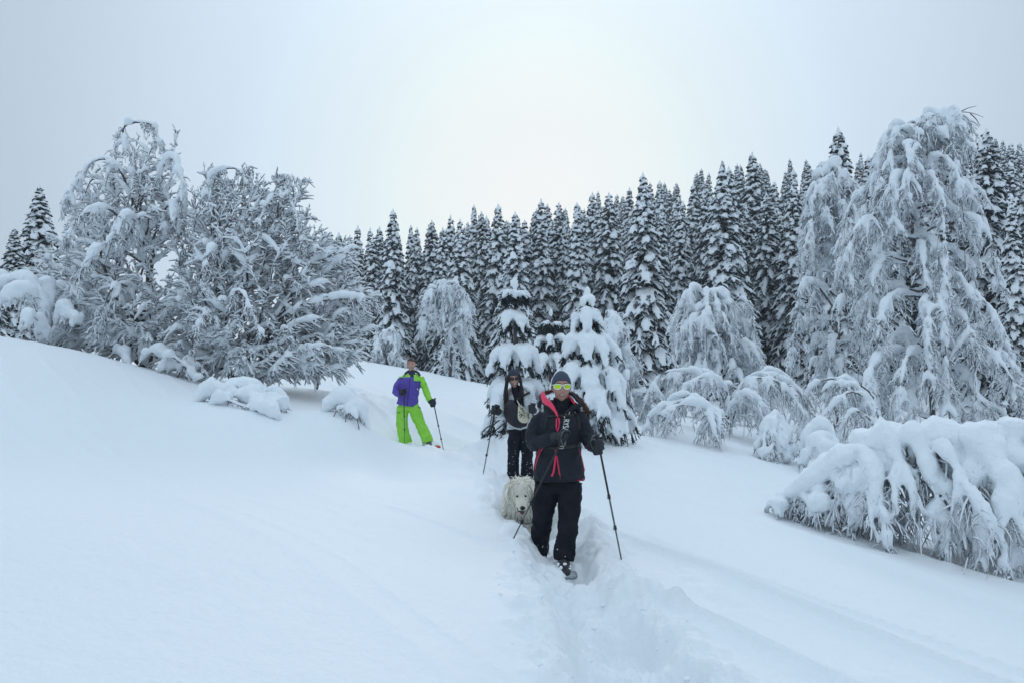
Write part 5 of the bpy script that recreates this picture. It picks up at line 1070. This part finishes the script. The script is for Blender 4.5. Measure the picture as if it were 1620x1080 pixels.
    pn = panel('panel', M_CREAM, [(820, 635), (825, 640), (832, 647), (839, 655), (838, 662), (832, 667), (824, 666), (819, 660), (819, 648)], br, .012, c0)
    bp = bvh_of(pn); rg = np.random.default_rng(3)
    def mark(pts, r): 
        L = np.array([on_front(bp, q(*p)[0], q(*p)[2], Y0, .002, back=Y0 - .25) for p in pts]); b = MB(); b.tubes(bez(L, 12)[None], np.stack([np.full(12, r), np.full(12, .0015)], -1)[None], 5, ref=(0, 1, 0)); return b
    for pts in ([(823, 646), (826, 645), (827, 648), (824, 649.5)], [(824, 650), (828, 649), (829, 652), (826, 654), (824, 652)], [(821, 655), (824, 653.5), (825, 656), (822, 658)], [(826, 655), (829, 656), (827, 659)], [(834, 652), (836, 654), (834, 656)], [(835, 657), (836.5, 659), (835, 660)], [(821, 651), (822.5, 649)]):
        o = mark(pts, .006).build('lettering', M_POLEB, br, c0)
    b = MB(); b.tubes(bez([q(818, 633, -.20), q(822, 640, -.22), q(829, 645, -.22), q(840, 656, -.20)], 14)[None], np.full((1, 14), .006), 6); b.build('zip', M_LIGHTG, br, c0); b = MB(); b.tubes(bez([q(816, 633, -.20), q(826, 626, -.14), q(836, 621, -.05), q(839, 619, .06)], 12)[None], np.stack([np.full(12, .016), np.full(12, .004)], -1)[None], 8, ref=(0, 1, 0)); b.build('strap', M_BAG, br, c0)
    A = q(783, 648, -.30); T = q(765, 746, -.35); d = T - A; d /= np.linalg.norm(d); trekking_pole('trekking pole held by the person in grey, beside the tracks', 'trekking poles', A - d * .075, T + d * .04, clips=(.45, .72), s=1.05, strap=False)
    grip_glove('glove', M_GLOVE, root, off, A, -d, q(789, 651, -.22), s=1.25)
    A = q(842, 646, -.28); T = q(852, 742, -.35); d = T - A; d /= np.linalg.norm(d); trekking_pole('second trekking pole of the person in grey, mostly hidden behind the front walker', 'trekking poles', A - d * .075, T + d * .04, clips=(.45, .72), s=1.0, strap=False)
    grip_glove('glove', M_GLOVE, root, off, A, -d, q(844, 649, -.18), s=1.2)

def make_green_walker():
    Y0 = 14.3
    def q(px, py, dy=0): return P(px, py, Y0 + dy)
    base = q(658, 700); root = empty('person', base); off = base
    tag(root, 'smiling person in purple and lime green jacket and lime green trousers, farthest up the slope', 'person')
    C = q(650.5, 576, -.02); rot = (.04, .05, .04); sc = 1.0
    b = MB(); hv, hq = head_grid(); b.add(xf(hv, C, *rot, s=sc), hq); ears(b, C, rot, sc)
    loft(b, [q(651, 582, .02), q(651.5, 589, .03), q(651.5, 595, .03)], [(.05, .052), (.05, .052), (.08, .07)], 6)
    loft(b, [q(651, 592, .03), q(649, 603, .02), q(646, 618, .02), q(645, 640, .02)], [(.12, .07), (.155, .10), (.135, .095), (.15, .11)], 12)
    loft(b, [q(636, 597, .02), q(627, 614, .0), q(631, 620, -.10), q(635, 621, -.18)], [(.040, .040), (.032, .032), (.026, .026), (.024, .024)], 10, ref=(0, 0, 1), sides=10); loft(b, [q(666, 597, .02), q(674, 618, .0), q(682, 634, -.12)], [(.043, .043), (.036, .036), (.03, .03)], 10, ref=(0, 0, 1), sides=10)
    loft(b, [q(638, 640, .02), q(637, 665, .02), q(640, 700, .04)], [(.08, .08), (.055, .058), (.04, .042)], 12); loft(b, [q(654, 640, .0), q(666, 668, -.04), q(678, 699, -.08)], [(.08, .08), (.055, .058), (.04, .042)], 12)
    body = b.build('body', M_SKIN, root, off); bake(body, voxel=.0065, smooth=1, dec=.22); body.data.materials.clear(); body.data.materials.append(M_SKIN); bv = bvh_of(body); face_parts(root, off, C, rot, sc, bv, eyes=True, smile=1.15)
    b = MB(); loft(b, [q(645, 634, .02), q(645, 645, .02), q(645, 649, .02)], [(.165, .13), (.175, .135), (.14, .11)], 7)
    loft(b, [q(637, 643, .02), q(636, 660, .02), q(637, 678, .02), q(640, 692, .03), q(642, 704, .04)], [(.110, .115), (.108, .11), (.098, .105), (.110, .115), (.115, .12)], 16); loft(b, [q(653, 643, .0), q(661, 660, -.02), q(668, 676, -.05), q(675, 692, -.08), q(677, 699, -.09)], [(.110, .115), (.102, .106), (.092, .098), (.100, .105), (.100, .105)], 16)
    cloth(b.build('trousers', M_GREEN, root, off), M_GREEN, .011, 2, ((.035, .10), (.016, .035)))
    b = MB(); loft(b, [q(651.5, 591, .03), q(651.5, 594, .03), q(650, 603, .0), q(647.5, 618, 0), q(645.5, 632, 0), q(644, 641, 0)], [(.085, .08), (.165, .10), (.185, .13), (.178, .13), (.185, .14), (.195, .145)], 18, sides=18)
    loft(b, [q(637, 597, .02), q(631, 606, .0), q(626, 616, -.01), q(629, 622, -.09), q(635, 621, -.18)], [(.064, .068), (.068, .07), (.064, .066), (.056, .058), (.050, .052)], 16, ref=(.3, 1, .3), sides=12); loft(b, [q(665, 597, .02), q(670, 608, .0), q(674, 618, -.02), q(678, 628, -.08), q(681, 634, -.12)], [(.064, .068), (.064, .068), (.060, .062), (.056, .058), (.052, .054)], 16, ref=(.3, 1, .3), sides=12)
    jk = cloth(b.build('jacket', M_PURPLE, root, off), [M_PURPLE, M_GREEN, M_NAVY], .010, 2, ((.030, .08), (.012, .03)))
    me = jk.data; zs = q(0, 599)[2]; zc = q(0, 603.5)[2]
    for p in me.polygons:
        c = p.center + Vector(off); px = 810 + (c.x / c.y) * F; py = (CAMZ - c.z) / c.y * F + 600
        edge = 596 + max(0, (646 - px)) * .12
        if px > 665 - (py - 600) * -.10 and not (py > 640): p.material_index = 1
        elif py < 602 and px > 655: p.material_index = 1
        elif py < edge - .5 and px < 650: p.material_index = 1
    bj = bvh_of(jk)
    piping(bj, [q(633, 598.5), q(638, 595.5), q(643, 594)], .004, 'seam', M_NAVY, root, off, Y0); piping(bj, [q(655, 602), q(660, 603), q(667, 604)], .004, 'seam', M_NAVY, root, off, Y0); piping(bj, [q(650, 596), q(649, 612), q(647, 628), q(646, 640)], .005, 'zip', M_NAVY, root, off, Y0, .002, flat=.5)
    b = MB(); c = on_front(bj, q(661, 615)[0], q(661, 615)[2], Y0, .002, back=Y0 - .13); b.tubes(bez([c + (-.008, 0, .018), c + (.004, -.001, .004), c + (.012, 0, -.014)], 6)[None], np.stack([np.full(6, .009), np.full(6, .002)], -1)[None], 6, ref=(0, 1, 0)); b.build('emblem', M_WHITEP, root, off)
    # open hood, green outside, dark inside
    b = MB(); b.tubes(bez([q(640, 595, -.06), q(643, 589, .02), q(651, 586, .09), q(660, 588, .04), q(665, 594, -.04)], 16)[None], np.stack([interp([.015, .035, .045, .035, .018], 16), interp([.012, .02, .03, .02, .012], 16)], -1)[None], 10); cloth(b.build('hood', M_NAVY, root, off), M_NAVY, .009, 2, ((.015, .04),))
    b = MB(); loft(b, [q(651, 586, .0), q(651.5, 592, -.02), q(651, 598, -.08)], [(.055, .055), (.065, .06), (.04, .04)], 7); cloth(b.build('collar', M_NAVY, root, off), M_NAVY, .008, 2, ((.01, .04),))
    hv, hq = head_grid(cut=lambda V: V[:, 2] > .050 + np.minimum(0, -V[:, 1] - .035) * 1.9); V = xf(hv, C, *rot, s=sc); ctr = np.asarray(C); b = MB(); b.add(ctr + (V - ctr) * 1.085 + (0, .004, .003), hq); ha = b.build('hair', M_HAIRD, root, off); sm = ha.modifiers.new('t', 'SOLIDIFY'); sm.thickness = .010; sm.offset = -1; bake(ha, None, 0, ((.012, .02),))
    # pockets
    bt = bvh_of([c for c in root.children if c.name.startswith('trousers')][0]); piping(bt, [q(629, 650), q(628, 657), q(629, 664), q(633, 667)], .006, 'pocket_seam', M_GREEN, root, off, Y0); piping(bt, [q(628, 650.5), q(631, 651.5), q(634, 651.5)], .005, 'pocket_flap', M_NAVY, root, off, Y0)
    b = MB(); c = q(665, 644, -.10); b.tubes(bez([q(661, 643, -.11), c, q(665, 646, -.09)], 6)[None], np.full((1, 6), .006), 6); b.build('drawcord', M_POLEB, root, off)
    for cx, cy, dy, dx in ((678, 702, -.10, .04), (643, 707, .03, .02)):
        b = MB(); c = q(cx, cy, dy); loft(b, [c + (0, .02, .05), c + (.01, .0, 0), c + (.02, -.01, -.03)], [(.05, .055), (.05, .06), (.05, .07)], 8); loft(b, [c + (-.04, .06, -.035), c + (.03, -.05, -.04), c + (.11, -.14, -.055)], [(.045, .04), (.05, .04), (.035, .025)], 10, ref=(0, 0, 1)); cloth(b.build('boot', M_BOOT, root, off), M_BOOT, .008, 2, ())
    # snowshoe with its red tip lifting out of the snow
    c = q(680, 700.5, -.14); b = MB(); b.tubes(bez([c + (-.10, .05, -.035), c + (.02, -.06, -.045), c + (.12, -.15, -.05)], 10)[None], np.stack([interp([.07, .10, .085], 10), np.full(10, .012)], -1)[None], 10); ss = b.build('snowshoe', M_BOOT, root, off)
    b = MB(); b.tubes(bez([c + (.10, -.13, -.050), c + (.15, -.18, -.038), c + (.19, -.22, -.055)], 8)[None], np.stack([interp([.08, .07, .03], 8), interp([.018, .022, .012], 8)], -1)[None], 10); b.build('toe', M_RED, ss, off)
    A = q(639, 620, -.26); T = q(640, 698, -.25); d = T - A; d /= np.linalg.norm(d); trekking_pole('upright trekking pole before the purple and green walker, close to the legs', 'trekking poles', A - d * .06, T + d * .04, clips=(.5, .74), s=1.0, strap=False); grip_glove('glove', M_GLOVE, root, off, A, -d, q(634, 620.5, -.17), s=1.3)
    A = q(686, 637, -.18); T = q(702, 713, -.22); d = T - A; d /= np.linalg.norm(d); trekking_pole('trekking pole planted out to the side of the purple and green walker', 'trekking poles', A - d * .08, T + d * .04, clips=(.5, .74), s=1.1, strap=False); grip_glove('glove', M_GLOVE, root, off, A, -d, q(681, 633.5, -.12), s=1.45)

def make_dog():
    Y0 = 7.75
    def q(px, py, dy=0): return P(px, py, Y0 + dy)
    base = q(832, 862); root = empty('dog', base); off = base; tag(root, 'big cream-white long-haired dog peering from behind the front walker', 'dog')
    b = MB(); H = q(823, 779, -.28)                                    # head centre
    rz = .10
    def h(x, y, z): return xf(np.array([(x, y, z)]), H, .32, 0, rz)[0]
    # trunk: deep chest narrowing to the belly, rump, neck
    loft(b, [q(830, 805, -.12), q(833, 800, .15), q(838, 800, .45), q(842, 800, .75), q(845, 803, .92)], [(.16, .20), (.19, .24), (.18, .21), (.17, .17), (.10, .12)], 16, ref=(0, 0, 1))
    loft(b, [q(831, 792, .02), q(827, 782, -.12), h(0, .06, .0)], [(.15, .17), (.145, .15), (.10, .11)], 8, ref=(0, 0, 1))
    b.blobs([h(0, .02, .02)], np.array([[.105, .115, .098]]), 18, 12)   # skull
    loft(b, [h(0, -.05, -.020), h(0, -.12, -.045), h(0, -.185, -.055), h(0, -.205, -.058)], [(.066, .062), (.050, .048), (.040, .038), (.026, .026)], 10, ref=(0, 0, 1))
    loft(b, [h(0, -.04, -.07), h(0, -.11, -.095), h(0, -.165, -.105)], [(.045, .03), (.034, .02), (.022, .012)], 8, ref=(0, 0, 1))   # lower jaw
    for sg in (-1, 1): b.blobs([h(sg * .035, -.065, .030)], np.array([[.026, .02, .016]]), 10, 8)
    # legs: forelegs straight from the shoulder, hind legs with knee forward and hock back
    for sg in (-1, 1):
        x = 832 + sg * 17; loft(b, [q(x, 812, -.02), q(x, 835, .0), q(x, 852, -.03), q(x, 872, -.02), q(x, 878, -.06)], [(.075, .09), (.056, .062), (.048, .05), (.042, .045), (.052, .06)], 12)
        x = 843 + sg * 15; loft(b, [q(x, 808, .80), q(x, 826, .66), q(x, 840, .84), q(x, 858, .80), q(x, 863, .74)], [(.085, .11), (.065, .08), (.042, .045), (.040, .042), (.052, .06)], 12)
    body = b.build('body', M_DOGSKIN, root, off); bake(body, voxel=.009, smooth=4, disp=((.012, .05),), dec=.4); body.data.materials.clear(); body.data.materials.append(M_DOGSKIN)
    # tail
    rg = np.random.default_rng(2); me = body.data; V = np.array([v.co for v in me.vertices]) + off; N = np.array([v.normal for v in me.vertices])
    fa = np.array([p.vertices[0] for p in me.polygons]); n = 26000; i = rg.choice(fa, n); A = V[i] + rg.normal(0, .004, (n, 3)); D = N[i]
    hc = np.asarray(H); loc = (A - hc) @ np.array(Matrix.Rotation(rz, 3, 'Z') @ Matrix.Rotation(.32, 3, 'X')); dh = np.linalg.norm(loc, axis=1)
    face = (loc[:, 1] < -.03) & (dh < .26); muz = (loc[:, 1] < -.075) & (dh < .30)
    L = np.where(muz, .008, np.where(face, .022, .058)) * rg.uniform(.6, 1.25, n); L = np.where((dh > .12) & ~face & (A[:, 1] < Y0 + .1), L * 1.35, L)
    eyek = np.ones(n, bool)
    for sg in (-1, 1):
        eyek &= (loc[:, 0] - sg * .038) ** 2 + (loc[:, 2] - .012) ** 2 > .011 ** 2
    dirv = D * np.where(face, .35, .65)[:, None] + np.array((0, .25, -.75)) * np.where(muz, .3, 1)[:, None] + rg.normal(0, .20, (n, 3)); cl = fbm(A * 22, 2, 3)[:, None] * np.array((.7, .2, .3)); dirv += cl
    D2 = dirv / np.linalg.norm(dirv, axis=1, keepdims=True); k = eyek & (A[:, 2] > base[2] - .12)
    A, D, D2, L = A[k], N[i][k], D2[k], L[k]; m = len(A); S = np.cross(D2, rg.normal(size=(m, 3))); S /= np.linalg.norm(S, axis=1, keepdims=True); w = (.0028 + .025 * L)[:, None] * .95
    P0 = A; P1 = A + D2 * L[:, None] * .55 + D * L[:, None] * .12; P2 = A + D2 * L[:, None] + np.array((0, 0, -.18)) * L[:, None]
    Vx = np.stack([P0 - S * w, P0 + S * w, P1 - S * w * .8, P1 + S * w * .8, P2], 1).reshape(-1, 3); o = np.arange(m)[:, None] * 5
    fb = MB(); fb.add(Vx, np.concatenate([o + [0, 1, 3, 2]], 0)); fb.v.append(np.zeros((0, 3))); fb.f.append((o + [2, 3, 4])); fb.m.append(0)
    tag(fb.build('fur', M_DOG, root, off), kind='stuff')
    bv = bvh_of(body)
    for sg in (-1, 1):
        p = h(sg * .038, -.09, .012); e = on_front(bv, p[0], p[2], Y0, .003, back=p[1]); b = MB(); b.blobs([e], np.array([[.0125, .008, .0095]]), 12, 8); b.build('eye', M_NOSE, root, off)
        # folded ears hanging beside the cheeks
        b = MB(); q_ = bez([h(sg * .080, .02, .055), h(sg * .115, .0, .045), h(sg * .128, -.005, -.01), h(sg * .118, -.015, -.065)], 10); b.tubes(q_[None], np.stack([interp([.03, .045, .045, .018], 10), np.full(10, .012)], -1)[None], 10, ref=(1, 0, 0)); ea = b.build('ear', M_MUZZ, root, off); bake(ea, voxel=.006, smooth=2); ea.data.materials.clear(); ea.data.materials.append(M_DOG)
    b = MB(); b.blobs([h(0, -.222, -.040)], np.array([[.024, .016, .018]]), 12, 8); b.blobs([h(0, -.214, -.055)], np.array([[.012, .012, .014]]), 10, 6); b.build('nose', M_NOSE, root, off)
    b = MB(); b.tubes(bez([h(-.040, -.14, -.082), h(-.030, -.185, -.090), h(0, -.205, -.086), h(.030, -.185, -.090), h(.040, -.14, -.082)], 14)[None], np.full((1, 14), .006), 6); b.build('lips', M_NOSE, root, off)
    b = MB(); b.tubes(bez([h(0, -.12, -.088), h(0, -.17, -.096), h(0.004, -.192, -.118)], 8)[None], np.stack([interp([.02, .024, .016], 8), np.full(8, .006)], -1)[None], 8, ref=(0, 0, 1)); b.build('tongue', M_TONGUE, root, off)
    b = MB(); c = q(834, 826, -.235); b.tubes(bez([c + (-.09, .12, .02), c + (-.06, .03, 0), c + (0, .0, -.01), c + (.06, .03, 0), c + (.09, .12, .02)], 20)[None], np.full((1, 20), .007), 6); co = b.build('collar', M_METAL, root, off)
    b = MB(); b.blobs([c + (.0, -.01, -.03)], np.array([[.013, .004, .013]]), 10, 6); b.build('collar_tag', M_CLIP, co, off)

def make_clods():
    """broken lumps of snow along the trodden track"""
    rg = np.random.default_rng(77); n = 110; t = rg.uniform(25, 150, n).astype(int); side = np.clip(rg.normal(0, .45, n) + rg.choice([-1, 1.25], n), -1.7, 2.1) * TRW[t]
    X = TR[t, 0] + _tt[t, 1] * side; Y = TR[t, 1] - _tt[t, 0] * side; Z = height(X, Y); s = .008 + .020 * rg.random(n) ** 4
    b = MB(); C = np.stack([X, Y, Z + s * .1], -1)
    b.blobs(C, np.stack([s * rg.uniform(.7, 1.4, n), s * rg.uniform(.7, 1.4, n), s * rg.uniform(.5, .9, n)], -1), 7, 5)
    for a in range(len(b.v)): b.v[a] = b.v[a] + fbm(b.v[a] * 40, 1, 5)[:, None] * .006
    tag(b.build('snow_clods', M_SNOW), kind='stuff')
TREEWELLS += [(P(548, 690, 12.3)[0], 12.3, .55, -.27), (P(380, 662, 11.8)[0], 11.85, .8, -.12)]
WELLS += [(P(892, 890, 6.45)[0], 6.40, .15, .26, -.02), (P(857, 868, 6.85)[0], 6.85, .14, .22, .02), (P(823, 760, 10.3)[0], 10.35, .30, .35, .05), (P(832, 860, 8.1)[0], 8.05, .30, .60, .12),
          (P(640, 700, 14.3)[0], 14.3, .2, .2, .02), (P(684, 705, 14.2)[0], 14.15, .25, .2, -.02)]
make_ground()
make_forest()
make_plants()
make_clods()
make_front_walker(); make_grey_walker(); make_green_walker(); make_dog()
def make_haze(d):
    m = bpy.data.materials.new('haze'); m.use_nodes = True; n = m.node_tree.nodes; n.clear()
    o = n.new('ShaderNodeOutputMaterial'); v = n.new('ShaderNodeVolumePrincipled'); v.inputs['Color'].default_value = (.86, .93, 1, 1); v.inputs['Density'].default_value = d
    m.node_tree.links.new(v.outputs[0], o.inputs['Volume'])
    x0, x1, y0, y1, z0, z1 = -245, 245, -245, 245, -50, 78
    b = MB(); V = [(x, y, z) for z in (z0, z1) for (x, y) in ((x0, y0), (x1, y0), (x1, y1), (x0, y1))]
    b.add(V, [(0, 3, 2, 1), (4, 5, 6, 7), (0, 1, 5, 4), (1, 2, 6, 5), (2, 3, 7, 6), (3, 0, 4, 7)]); tag(b.build('haze', m, smooth=False), kind='stuff')

make_haze(.0013)
